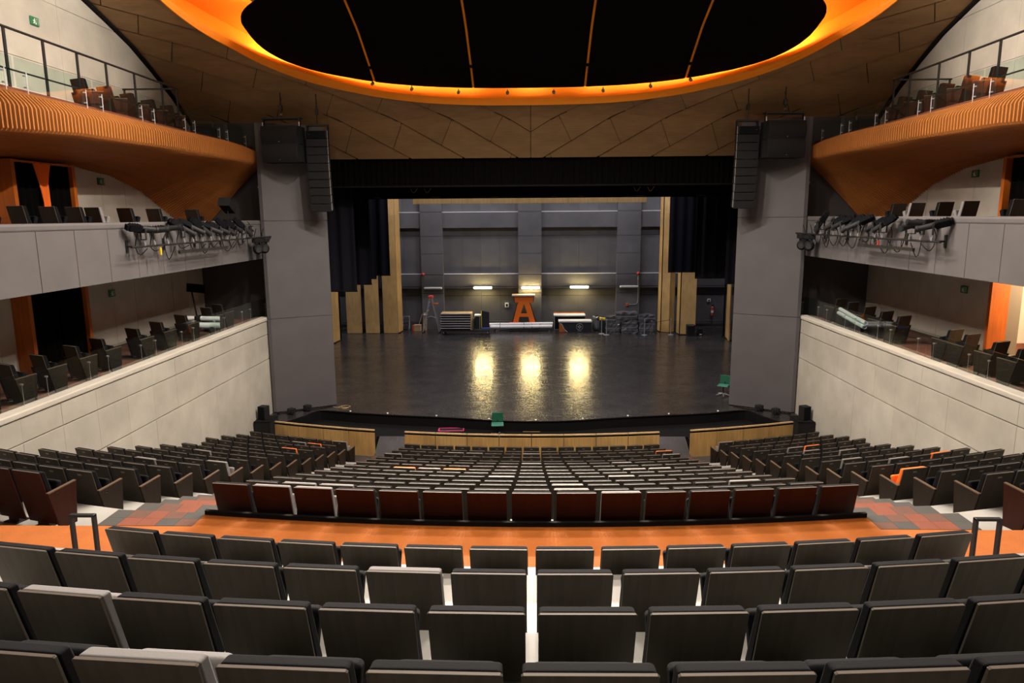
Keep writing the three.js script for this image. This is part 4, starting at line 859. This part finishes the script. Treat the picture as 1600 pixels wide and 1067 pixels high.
  { const g = new THREE.LatheGeometry([[0.01, 0], [0.24, 0.02], [0.28, 0.2], [0.26, 0.5], [0.22, 0.72], [0.27, 0.86], [0.18, 0.9]].map((p) => new THREE.Vector2(...p)), 20), p = g.attributes.position; for (let i = 0; i < p.count; i++) { const k = 1 + 0.12 * Math.sin(p.getX(i) * 31 + p.getY(i) * 14) * Math.cos(p.getZ(i) * 27); p.setXYZ(i, p.getX(i) * k, p.getY(i) * (1 + 0.06 * Math.sin(p.getX(i) * 22)), p.getZ(i) * k); } g.computeVertexNormals(); part('bag', g, M.film, sk); part('rim', new THREE.TorusGeometry(0.22, 0.025, 6, 18).rotateX(Math.PI / 2).translate(0, 0.74, 0), M.kerb, sk); }
  // wrapped bundles
  const lump = (w, h, d, s) => { const g = new THREE.BoxGeometry(w, h, d, 12, 8, 6), p = g.attributes.position; for (let i = 0; i < p.count; i++) { const x = p.getX(i), y = p.getY(i), z = p.getZ(i), k = 0.085 * (hash(Math.round(x * 50), Math.round(y * 50) + Math.round(z * 50) * 7, s) - 0.5) * 2; p.setXYZ(i, x * (1 + k) + k * 0.2, y * (1 + k * 0.8) + (y > 0 ? 0.03 * Math.sin(x * 9 + s) : 0), z * (1 + k)); } g.computeVertexNormals(); return g.translate(0, h / 2, 0); };
  const bundle = (label, x, y, z, w, h, d, s) => { const t = thing('wrapped_bundle', label, 'bundle', [x, y, z]); part('wrapping', lump(w, h, d, s), M.film, t); for (let i = 0; i < 3; i++) part('strap', bx(-w * 0.51, w * 0.51, h * (0.2 + 0.28 * i), h * (0.2 + 0.28 * i) + 0.02, -d * 0.52, d * 0.53), i % 2 ? M.alu : M.casegrey, t); return t; };
  bundle('film-wrapped dark bundle, bottom left of the stacks behind the stanchions', 5.0, S, -42.95, 0.85, 0.62, 0.7, 3);
  bundle('small film-wrapped bundle on top of the left stack', 4.83, S + 0.64, -42.95, 0.6, 0.42, 0.6, 5);
  bundle('film-wrapped dark bundle, bottom middle of the stacks behind the stanchions', 5.98, S, -42.9, 0.98, 0.78, 0.75, 7);
  bundle('widest pale glinting film-wrapped bundle on top of the middle stack', 5.78, S + 0.8, -42.9, 1.25, 0.5, 0.75, 9);
  bundle('film-wrapped dark bundle, bottom right of the stacks behind the stanchions', 7.0, S, -42.8, 0.9, 0.72, 0.75, 11);
  bundle('tilted film-wrapped bundle with a brown top, on the right stack', 7.0, S + 0.75, -42.8, 1.0, 0.42, 0.7, 13);
  const yb = thing('yellow_sack', 'bright yellow crumpled sack beside the left stack of bundles', 'sack', [4.42, S, -43.3]);
  part('bag', lump(0.36, 0.74, 0.35, 21), M.casegrey, yb); part('yellow_top', lump(0.34, 0.16, 0.33, 23).translate(0, 0.74, 0), M.yellow, yb);
  // stanchions
  const post = (label, x, z) => { const t = thing('stanchion', label, 'stanchion', [x, S, z]); part('base', new THREE.CylinderGeometry(0.17, 0.18, 0.03, 20), M.alu, t); part('post', bar([0, 0.02, 0], [0, 0.88, 0], 0.026, 12), M.alu, t); part('head', rbx(-0.04, 0.04, 0.86, 0.97, -0.04, 0.04, 0.012, 1), M.alu, t); return t; };
  post('chrome stanchion in front of the left stack of bundles', 4.55, -42.2); post('chrome stanchion standing left behind the front one', 4.3, -42.6); post('chrome stanchion in front of the right stack of bundles', 6.83, -42.1); 
  const last = post('chrome stanchion with a black belt, in front of the tall right maple tower', 8.42, -42.2);
  part('belt', beam([-1.2, 0.72, 0], [0, 0.92, 0], 0.012, 0.05), M.kerb, last);
  const bn = thing('litter_bin', 'black bin with a coloured lid standing by the right maple tower', 'bin', [9.5, S, -41.75]);
  part('body', extrude([[-0.2, 0], [0.2, 0], [0.22, 0.6], [-0.22, 0.6]], 0.42, 0.01), M.speaker, bn); part('lid', rbx(-0.23, 0.23, 0.6, 0.68, -0.22, 0.22, 0.015, 1), M.casegrey, bn); part('sticker', [bx(-0.18, 0.0, 0.62, 0.67, 0.22, 0.226)], M.signgreen, bn); part('red_sticker', [bx(0.02, 0.14, 0.62, 0.67, 0.22, 0.226)], M.redpaint, bn);
  const cb = thing('cable_reel', 'small black equipment box with white marks beside the bin', 'equipment', [10.1, S, -41.9]);
  part('box', rbx(-0.14, 0.14, 0, 0.42, -0.15, 0.15, 0.02, 1), M.speaker, cb); part('mark', [bx(-0.05, 0.08, 0.05, 0.12, 0.15, 0.155)], M.white, cb); part('handle', tube([[-0.1, 0.42, 0], [-0.08, 0.5, 0], [0.08, 0.5, 0], [0.1, 0.42, 0]], 0.012, 12, 5), M.metal, cb);
  const ex = thing('fire_extinguisher', 'red fire extinguisher hanging on the dark rear wall at the right', 'fire extinguisher', [11.55, S + 0.75, -44.86]);
  part('cylinder', new THREE.CapsuleGeometry(0.085, 0.45, 5, 14).translate(0, 0.32, 0.02), M.redpaint, ex); part('label', new THREE.CylinderGeometry(0.087, 0.087, 0.16, 14, 1, true).translate(0, 0.3, 0.02), M.white, ex); part('valve', [bx(-0.03, 0.03, 0.62, 0.7, -0.01, 0.05), bx(-0.02, 0.1, 0.69, 0.72, 0, 0.04)], M.metal, ex); part('hose', tube([[0.03, 0.66, 0.04], [0.12, 0.55, 0.05], [0.12, 0.3, 0.05], [0.1, 0.15, 0.06]], 0.012, 14, 5), M.kerb, ex); part('bracket', bx(-0.05, 0.05, 0.2, 0.5, -0.07, -0.05), M.metal, ex);
  const wallbox = (name, label, cat, x, y, z, w, h, m1, m2) => { const t = thing(name, label, cat, [x, y, z]); part('plate', rbx(-w / 2, w / 2, -h / 2, h / 2, -0.03, 0.03, 0.008, 1), m1, t); part('insert', rbx(-w * 0.25, w * 0.25, -h * 0.3, h * 0.25, 0.03, 0.045, 0.004, 1), m2, t); return t; };
  wallbox('wall_socket', 'pale wall plate with a dark symbol left of the orange letter', 'wall plate', -1.56, 2.5, -44.96, 0.24, 0.3, M.white, M.kerb);
  wallbox('wall_socket', 'white junction box on the rear wall above the fire extinguisher', 'wall plate', 11.33, 2.75, -44.96, 0.2, 0.2, M.white, M.casegrey);
  wallbox('call_point', 'orange call point with a conduit on the right wall column', 'call point', 6.1, 2.55, -44.57, 0.16, 0.2, M.frameOrange, M.redpaint);
  for (const [x, w] of [[-6.85, 'left'], [6.75, 'right']]) { const t = thing('alarm_bell', `round red alarm bell on the ${w} wall column of the rear stage wall`, 'alarm bell', [x, 4.53, -44.58]); part('bell', new THREE.SphereGeometry(0.1, 16, 8, 0, 6.3, 0, 1.57).rotateX(Math.PI / 2), M.redpaint, t); part('base', new THREE.CylinderGeometry(0.07, 0.07, 0.05, 12).rotateX(Math.PI / 2).translate(0, 0, 0), M.casegrey, t); }
  const cd = thing('wall_conduit', 'thin bent conduit beside the orange call point', 'conduit', [0, 0, -44.58]);
  part('tube', tube([[6.19, 2.56, 0.01], [6.5, 2.55, 0.01], [6.68, 2.58, 0.01], [6.74, 2.7, 0.01], [6.74, 4.4, 0.01]], 0.015, 30, 5), M.alu, cd); part('saddle', bx(6.45, 6.5, 2.52, 2.58, -0.02, 0.02), M.alu, cd);
  // green chairs
  const chair = (label, x, y, z, turn) => {
    const t = thing('swivel_chair', label, 'chair', [x, y, z], turn);
    part('backrest', rbx(-0.2, 0.2, 0.48, 0.82, -0.24, -0.2, 0.018, 2).rotateX(-0.08), M.green, t);
    part('seat', rbx(-0.21, 0.21, 0.42, 0.47, -0.2, 0.22, 0.022, 2), M.greenLight, t);
    part('stem', [bar([0, 0.1, 0], [0, 0.42, 0], 0.025), bx(-0.02, 0.02, 0.38, 0.56, -0.23, -0.19)], M.metal, t);
    for (let i = 0; i < 5; i++) { const a = i * 1.2566, c = part('base_leg', beam([0, 0.12, 0], [Math.cos(a) * 0.27, 0.07, Math.sin(a) * 0.27], 0.035, 0.025), M.alu, t); part('castor', new THREE.CylinderGeometry(0.03, 0.03, 0.03, 10).rotateZ(Math.PI / 2).translate(Math.cos(a) * 0.27, 0.03, Math.sin(a) * 0.27), M.metal, c); }
    return t;
  };
  chair('green swivel chair standing in the black pit behind the middle rail', -1.17, 0.6, -23.4, 0.05);
  chair('green swivel chair on the stage beside the right proscenium tower', 7.62, S, -27.4, -0.5);
  // taped trap and a slot in the pit floor, cable coil, monitors
  const tr = thing('taped_hatch', 'pink-taped rectangular hatch on the black pit floor', 'floor hatch', [-2.87, 0.6, -24.2], 0.06);
  part('plate', bx(-0.42, 0.42, 0, 0.012, -0.15, 0.15), M.casegrey, tr); part('tape', [bx(-0.46, 0.46, 0, 0.016, 0.15, 0.19), bx(-0.46, 0.46, 0, 0.016, -0.19, -0.15), bx(-0.46, -0.42, 0, 0.016, -0.19, 0.19), bx(0.42, 0.46, 0, 0.016, -0.19, 0.19)], M.pink, tr);
  const sl = thing('floor_slot', 'narrow pale slot in the black pit floor right of the green chair', 'floor slot', [0.0, 0.6, -24.0]);
  part('slot_cover', bx(-0.3, 0.3, 0, 0.014, -0.05, 0.05), M.casegrey, sl); part('slot_edge', bx(-0.3, 0.3, 0, 0.017, 0.05, 0.062), M.mapleB, sl);
  const co = thing('cable_coil', 'pale coiled cable on the stage floor at the foot of the left tower', 'cable', [-7.1, S, -25.75]);
  part('coil', [0, 1].map((i) => new THREE.TorusGeometry(0.2 - i * 0.03, 0.009, 6, 24).rotateX(Math.PI / 2).translate(i * 0.05, 0.014 + i * 0.02, 0)), M.mapleEdge, co); part('tail', tube([[-0.2, 0.014, 0], [-0.3, 0.016, 0.06], [-0.42, 0.016, 0.0]], 0.011, 12, 5), M.mapleEdge, co);
  for (const s of [-1, 1]) {
    const side = s < 0 ? 'left' : 'right';
    for (const [i, x, z] of [[0, 8.35, -25.2], [1, 8.8, -24.75]]) {
      const t = thing('floor_light', `black floor light at the foot of the ${side} proscenium tower, ${i ? 'nearer the plinth box' : 'nearer the stage'}`, 'floor light', [s * x, S, z], s * 0.5);
      part('body', rbx(-0.12, 0.12, 0.06, 0.24, -0.12, 0.1, 0.02, 1), M.speaker, t); part('lens', new THREE.CylinderGeometry(0.07, 0.07, 0.03, 14).rotateX(Math.PI / 2).translate(0, 0.15, 0.11), M.lens, t); part('bracket', [bx(-0.15, -0.13, 0, 0.2, -0.03, 0.03), bx(0.13, 0.15, 0, 0.2, -0.03, 0.03), bx(-0.15, 0.15, 0, 0.02, -0.08, 0.08)], M.metal, t);
    }
    const cbl = thing('floor_cable', `loose black cable along the foot of the ${side} proscenium tower`, 'cable');
    part('cable', tube([[s * 7.6, S + 0.015, -25.85], [s * 8.1, S + 0.015, -25.4], [s * 8.55, S + 0.015, -25.3], [s * 8.9, S + 0.015, -25.05], [s * 9.3, S + 0.015, -24.8]], 0.014, 40, 5), M.kerb, cbl); part('plug', bx(s * 9.3 - 0.04, s * 9.3 + 0.04, S, S + 0.05, -24.85, -24.75), M.kerb, cbl);
  }
}

// ------------------------------------------------------------------ hanging loudspeakers
for (const s of [-1, 1]) {
  const side = s < 0 ? 'left' : 'right';
  const a = thing('line_array', `slim hanging line array of ten black loudspeakers by the ${side} proscenium tower`, 'loudspeaker', [s * 7.38, 8.4, -25.1]);
  const n = 10, h = 0.272;
  for (let i = 0; i < n; i++) {
    const y = 2.66 - i * h - h, t = i / (n - 1), z = -0.12 * t * t * 1.2 + 0.05, c = part('cabinet', rbx(-0.355, 0.355, 0.006, h - 0.006, -0.2, 0.2, 0.012, 1).rotateX(0.03 + 0.16 * t).translate(0, y, z), M.speaker, a);
    part('grille', rbx(-0.33, 0.33, 0.02, h - 0.02, 0.2, 0.208, 0.003, 1).rotateX(0.03 + 0.16 * t).translate(0, y, z), i === 0 ? M.black : M.speaker, c);
    part('badge', new THREE.CylinderGeometry(0.008, 0.008, 0.006, 8).rotateX(Math.PI / 2).translate(-s * -0.24, y + h * 0.5, z + 0.21 - 0.03 * t), M.steel, c);
    part('rigging_plate', [bx(-0.372, -0.357, 0.02, h, 0.05, 0.1), bx(0.357, 0.372, 0.02, h, 0.05, 0.1)].map((g) => g.translate(0, y, z)), M.alu, c);
  }
  part('flying_frame', [bx(-0.36, 0.36, 2.82, 2.87, -0.1, 0.12), bx(-0.37, -0.33, 2.66, 2.87, -0.1, 0.1), bx(0.33, 0.37, 2.66, 2.87, -0.1, 0.1)], M.metal, a);
  part('chain', [bar([0, 2.86, 0], [0, 3.9, 0], 0.02), rbx(-0.05, 0.05, 3.2, 3.4, -0.05, 0.05, 0.015, 1)], M.metal, a);
  const b = thing('subwoofer_array', `pair of wide hanging black subwoofers beside the ${side} line array`, 'loudspeaker', [s * 8.5, 9.98, -24.75], s * 0.1);
  for (let i = 0; i < 2; i++) {
    const pts = []; for (let k = 0; k <= 10; k++) { const v = k / 10; pts.push([0.26 + 0.07 * Math.sin(Math.PI * v), 0.01 + 0.58 * v]); }
    const c = part('cabinet', extrude([[-0.4, 0.01], ...pts, [-0.4, 0.59]], 1.28, 0.01).rotateY(-Math.PI / 2).translate(0, 0.6 * i, 0), M.speaker, b);
    part('badge', new THREE.CylinderGeometry(0.012, 0.012, 0.01, 8).rotateX(Math.PI / 2).translate(0, 0.6 * i + 0.08, 0.3), M.steel, c);
    part('side_plate', [-0.66, 0.66].map((x) => bx(x - 0.015, x + 0.015, 0.6 * i + 0.02, 0.6 * i + 0.58, -0.1, 0.1)), M.metal, c);
  }
  part('flying_frame', [bx(-0.68, 0.68, 1.44, 1.49, -0.2, 0.1), bx(-0.67, -0.63, 1.2, 1.46, -0.06, 0.06), bx(0.63, 0.67, 1.2, 1.46, -0.06, 0.06)], M.metal, b);
  part('shackle', [bx(-0.67, -0.64, 1.2, 1.34, 0.06, 0.08), bx(0.64, 0.67, 1.2, 1.34, 0.06, 0.08), new THREE.ConeGeometry(0.05, 0.1, 10).translate(0, 1.62, 0)], M.steel, b);
  part('chain', [bar([0, 1.48, 0], [0, 2.3, 0], 0.02), rbx(-0.06, 0.06, 1.72, 1.9, -0.06, 0.06, 0.02, 1)], M.metal, b);
  const cam = thing('wall_camera', `tiny pale dome camera on the dark wall under the ${side} ribbed balcony tip`, 'camera', [s * 9.95, 9.25, -26.22]);
  part('mount', bx(-0.03, 0.03, 0, 0.12, -0.08, 0.02), M.metal, cam); part('dome', new THREE.SphereGeometry(0.07, 14, 10).translate(0, -0.03, 0.05), M.plastic, cam);
}

// ------------------------------------------------------------------ stage lights on the gallery fronts
function profileLight(label, pos, aim, group) {
  const t = thing('profile_light', label, 'stage light', pos), d = V(...aim).sub(V(...pos)).normalize().add(V(rr(-0.2, 0.2), rr(-0.16, 0.16), rr(-0.15, 0.15))).normalize(), head = V(0, rr(0.29, 0.36), 0);
  const q = new THREE.Quaternion().setFromUnitVectors(V(0, 0, 1), d), put = (g) => clean(g).applyQuaternion(q).translate(head.x, head.y, head.z);
  part('housing', [put(rbx(-0.085, 0.085, -0.085, 0.085, -0.34, -0.02, 0.03, 2)), put(rbx(-0.07, 0.07, -0.07, 0.07, -0.4, -0.34, 0.02, 1)), ...[-0.28, -0.22, -0.16, -0.1].map((z) => put(bx(-0.09, 0.09, 0.05, 0.093, z - 0.01, z + 0.01)))], M.black, t);
  const b = part('lens_tube', [put(new THREE.CylinderGeometry(0.066, 0.07, 0.34, 18).rotateX(Math.PI / 2).translate(0, 0, 0.15)), put(new THREE.CylinderGeometry(0.08, 0.08, 0.05, 18).rotateX(Math.PI / 2).translate(0, 0, 0.33))], M.casegrey, t);
  part('lens', put(new THREE.CylinderGeometry(0.064, 0.064, 0.01, 18).rotateX(Math.PI / 2).translate(0, 0, 0.36)), M.lens, b);
  const yaw = Math.atan2(d.x, d.z), yk = (g) => clean(g).rotateY(yaw);
  part('yoke', [yk(bx(-0.13, -0.115, 0.1, 0.36, -0.02, 0.02)), yk(bx(0.115, 0.13, 0.1, 0.36, -0.02, 0.02)), yk(bx(-0.13, 0.13, 0.09, 0.11, -0.02, 0.02)), yk(new THREE.CylinderGeometry(0.03, 0.03, 0.3, 10).rotateZ(Math.PI / 2).translate(0, 0.33, 0))], M.metal, t);
  part('clamp', [bar([0, 0.02, 0], [0, 0.1, 0], 0.018), rbx(-0.035, 0.035, -0.045, 0.04, -0.03, 0.03, 0.01, 1)], M.alu, t);
  t.userData.group = group; return t;
}
for (const s of [-1, 1]) {
  const side = s < 0 ? 'left' : 'right', X = s * 9.25, Y = 7.46, z1 = -25.3, z0 = s < 0 ? -16.2 : -16.3;
  const br = thing('lighting_bar', `black pipe with brackets and cables carrying stage lights on the ${side} gallery front`, 'lighting bar');
  part('pipe', bar([X, Y, z0], [X, Y, z1], 0.026, 12), M.metal, br);
  for (let z = z0 - 0.4; z > z1; z -= 1.7) part('bracket', [bx(Math.min(X, s * 9.6), Math.max(X, s * 9.6), Y - 0.02, Y + 0.02, z - 0.02, z + 0.02), bx(s * 9.59 - 0.015, s * 9.59 + 0.015, Y - 0.15, Y + 0.15, z - 0.05, z + 0.05)], M.metal, br);
  part('socket_strip', bx(X - 0.03, X + 0.03, Y - 0.26, Y - 0.18, s < 0 ? -21.4 : -20.3, s < 0 ? -18.4 : -17.4), M.metal, br);
  part('strip_hanger', [-18.0, -19.6, -20.2].map((z) => bar([X, Y - 0.2, z], [X, Y, z], 0.01)), M.metal, br);
  for (let i = 0; i < 13; i++) { const z = z0 - 0.3 - i * 0.66, L = rr(0.3, 0.9), dip = rr(0.12, 0.42); part('cable', tube([[X, Y + 0.3, z], [X + s * 0.12, Y + rr(-0.05, 0.15), z - L * 0.2], [X + s * 0.1, Y - dip, z - L * 0.55], [X, Y - 0.06, z - L]], 0.011, 18, 5), M.kerb, br); }
  for (let i = 0; i < 4; i++) { const z = -20.5 - i * 1.1; part('cable', tube([[X + s * 0.1, Y + 0.2, z], [X + s * 0.3, Y + 0.5, z - 0.1], [s * 9.7, Y + 0.6, z - 0.15], [s * 9.78, Y + 0.62, z - 0.15]], 0.01, 14, 5), M.kerb, br); }
  part('cable_tag', bx(X - 0.02, X + 0.02, Y - 0.24, Y - 0.06, s < 0 ? -17.5 : -19.2, s < 0 ? -17.44 : -19.16), s < 0 ? M.yellow : M.redpaint, br);
  const jb = thing('junction_box', `small grey socket box with a cable on the ${side} gallery front beside the proscenium tower`, 'socket box', [s * 9.57, 7.68, -24.1]);
  part('box', rbx(-0.05, 0.05, -0.17, 0.17, -0.12, 0.12, 0.01, 1), M.casegrey, jb); part('socket', [-0.08, 0.08].map((y) => new THREE.CylinderGeometry(0.05, 0.05, 0.03, 12).rotateZ(Math.PI / 2).translate(-s * 0.06, y, 0)), M.alu, jb);
  const zl = s < 0 ? [-16.75, -17.2, -17.85, -18.7, -19.2, -19.75, -20.3, -20.85, -21.4, -21.95, -22.7] : [-16.64, -17.1, -17.6, -18.95, -19.35, -20.35, -20.8, -21.4, -22.0, -23.0];
  zl.forEach((z, i) => {
    const aim = s < 0 ? [[-4, 4.5, -27], [-2, 7, -21], [-3, 7.2, -20], [0, 1, -27.5], [1, 1, -28], [-2, 2, -28], [0, 1, -30], [-1, 1, -31], [-4, 1, -31], [-4, 1, -33], [-6, 1, -29]][i] : [[2, 4, -21], [0, 7.0, -18.5], [-2, 7.2, -12], [4, 2, -28], [3, 1, -28], [0, 1, -28], [2, 1, -29], [2, 1, -31], [4, 1, -32], [6, 1, -29]][i];
    profileLight(`black profile stage light on the ${side} gallery bar, ${ORD[i]} going towards the stage`, [X, Y + 0.06, z], aim, `stage lights on the ${side} gallery bar`);
  });
  (s < 0 ? [-23.8, -24.4] : [-23.85, -24.5]).forEach((z, i) => {
    const t = thing('moving_head', `round moving head light hanging under the ${side} bar, ${i ? 'nearer the tower' : 'nearer the profile lights'}`, 'stage light', [X, Y - 0.03, z]);
    part('base', rbx(-0.14, 0.14, -0.14, 0, -0.15, 0.15, 0.02, 1), M.speaker, t);
    part('yoke', [bx(-0.03, 0.03, -0.38, -0.13, -0.2, -0.17), bx(-0.03, 0.03, -0.38, -0.13, 0.17, 0.2), bx(-0.03, 0.03, -0.16, -0.12, -0.2, 0.2)], M.metal, t);
    const h = part('head', new THREE.SphereGeometry(0.165, 20, 14).scale(1, 1.05, 1).translate(0, -0.36, 0), M.speaker, t);
    part('lens', new THREE.CylinderGeometry(0.09, 0.1, 0.05, 18).rotateX(Math.PI / 2).rotateY(-s * 0.5).translate(-s * -0.0 - s * 0.075, -0.38, 0.14), M.lens, h);
  });
}
{
  const t = thing('spot_fixture', 'black stage light standing on the left gallery front beside the dark end wall', 'stage light', [-10.1, 8.0, -23.6]);
  part('housing', rbx(-0.18, 0.18, -0.14, 0.14, -0.3, 0.25, 0.03, 1).rotateX(-0.5).translate(0, 0.52, 0), M.speaker, t); part('stand', [bar([0, -0.48, 0], [0, 0.4, 0], 0.02), bar([-0.25, -0.48, 0.2], [0, -0.1, 0], 0.014), bar([0.25, -0.48, 0.2], [0, -0.1, 0], 0.014), bar([0, -0.48, -0.28], [0, -0.1, 0], 0.014)], M.metal, t); part('filter_frame', bx(-0.19, 0.19, -0.15, 0.15, 0.27, 0.28).rotateX(-0.5).translate(0, 0.52, 0), M.casegrey, t);
}
// things in the boxes
for (const s of [-1, 1]) {
  const side = s < 0 ? 'left' : 'right', t = thing('white_roll', s < 0 ? 'pair of short white rolls strapped together on the left box floor' : 'pair of long pale rolls lying along the glass guard of the right box', 'roll', s < 0 ? [-10.6, 4.37, -22.0] : [10.12, 4.37, -22.5]);
  if (s < 0) { part('roll', [bar([-0.5, 0.62, 0.1], [0.55, 0.55, -0.25], 0.075, 16)], M.plastic, t); part('roll', [bar([-0.5, 0.42, 0.25], [0.6, 0.36, -0.1], 0.09, 16)], M.plastic, t); part('stand', [bx(-0.45, -0.35, 0, 0.36, -0.1, 0.3), bx(0.35, 0.45, 0, 0.32, -0.2, 0.1)], M.kerb, t); part('strap', [bx(-0.03, 0.03, 0.26, 0.7, -0.12, 0.26)], M.kerb, t); }
  else { part('roll', [tube([[-0.06, 0.5, 1.3], [0.02, 0.55, 0.3], [0.1, 0.64, -0.9]], 0.06, 20, 12)], M.plastic, t); part('roll', [tube([[-0.12, 0.38, 1.35], [-0.04, 0.43, 0.35], [0.04, 0.52, -0.85]], 0.06, 20, 12)], M.plastic, t); part('stand', [bx(-0.12, 0.0, 0, 0.34, 0.9, 1.1), bx(-0.03, 0.09, 0, 0.46, -0.6, -0.4)], M.kerb, t); }
}
{
  const t = thing('folded_stand', 'dark folding music stand at the end of the left box', 'stand', [-11.8, 4.37, -24.2]);
  part('desk', rbx(-0.35, 0.3, 1.2, 1.5, -0.03, 0.03, 0.02, 1).rotateZ(-0.1), M.kerb, t); part('pole', bar([0.1, 0.1, 0], [-0.05, 1.3, 0], 0.03), M.metal, t); part('foot', [bar([0.1, 0.1, 0], [0.4, 0.0, 0.2], 0.02), bar([0.1, 0.1, 0], [-0.2, 0.0, 0.2], 0.02), bar([0.1, 0.1, 0], [0.1, 0.0, -0.3], 0.02)], M.metal, t);
}
// handrails at the head of the rear stairs
for (const s of [-1, 1]) {
  const t = thing('handrail', `dark U-shaped steel handrail at the ${s < 0 ? 'left' : 'right'} end of the cross aisle`, 'handrail', [0, 0, 0]), z = -6.28, xa = s < 0 ? -4.44 : 4.14, xb = s < 0 ? -4.22 : 4.36;
  for (const x of [xa, xb]) part('post', bx(x - 0.012, x + 0.012, AISLE, 5.3, z - 0.025, z + 0.025), M.rail, t);
  part('top_bar', rbx(xa - 0.012, xb + 0.012, 5.28, 5.305, z - 0.028, z + 0.028, 0.006, 1), M.rail, t);
  for (const x of [xa, xb]) part('foot_plate', bx(x - 0.05, x + 0.05, AISLE, AISLE + 0.01, z - 0.05, z + 0.05), M.rail, t);
}

scene.traverse((o) => { if (o.isMesh) o.castShadow = o.receiveShadow = true; if (o.isSpotLight || o.isPointLight) o.castShadow = true; });
renderer.render(scene, camera);
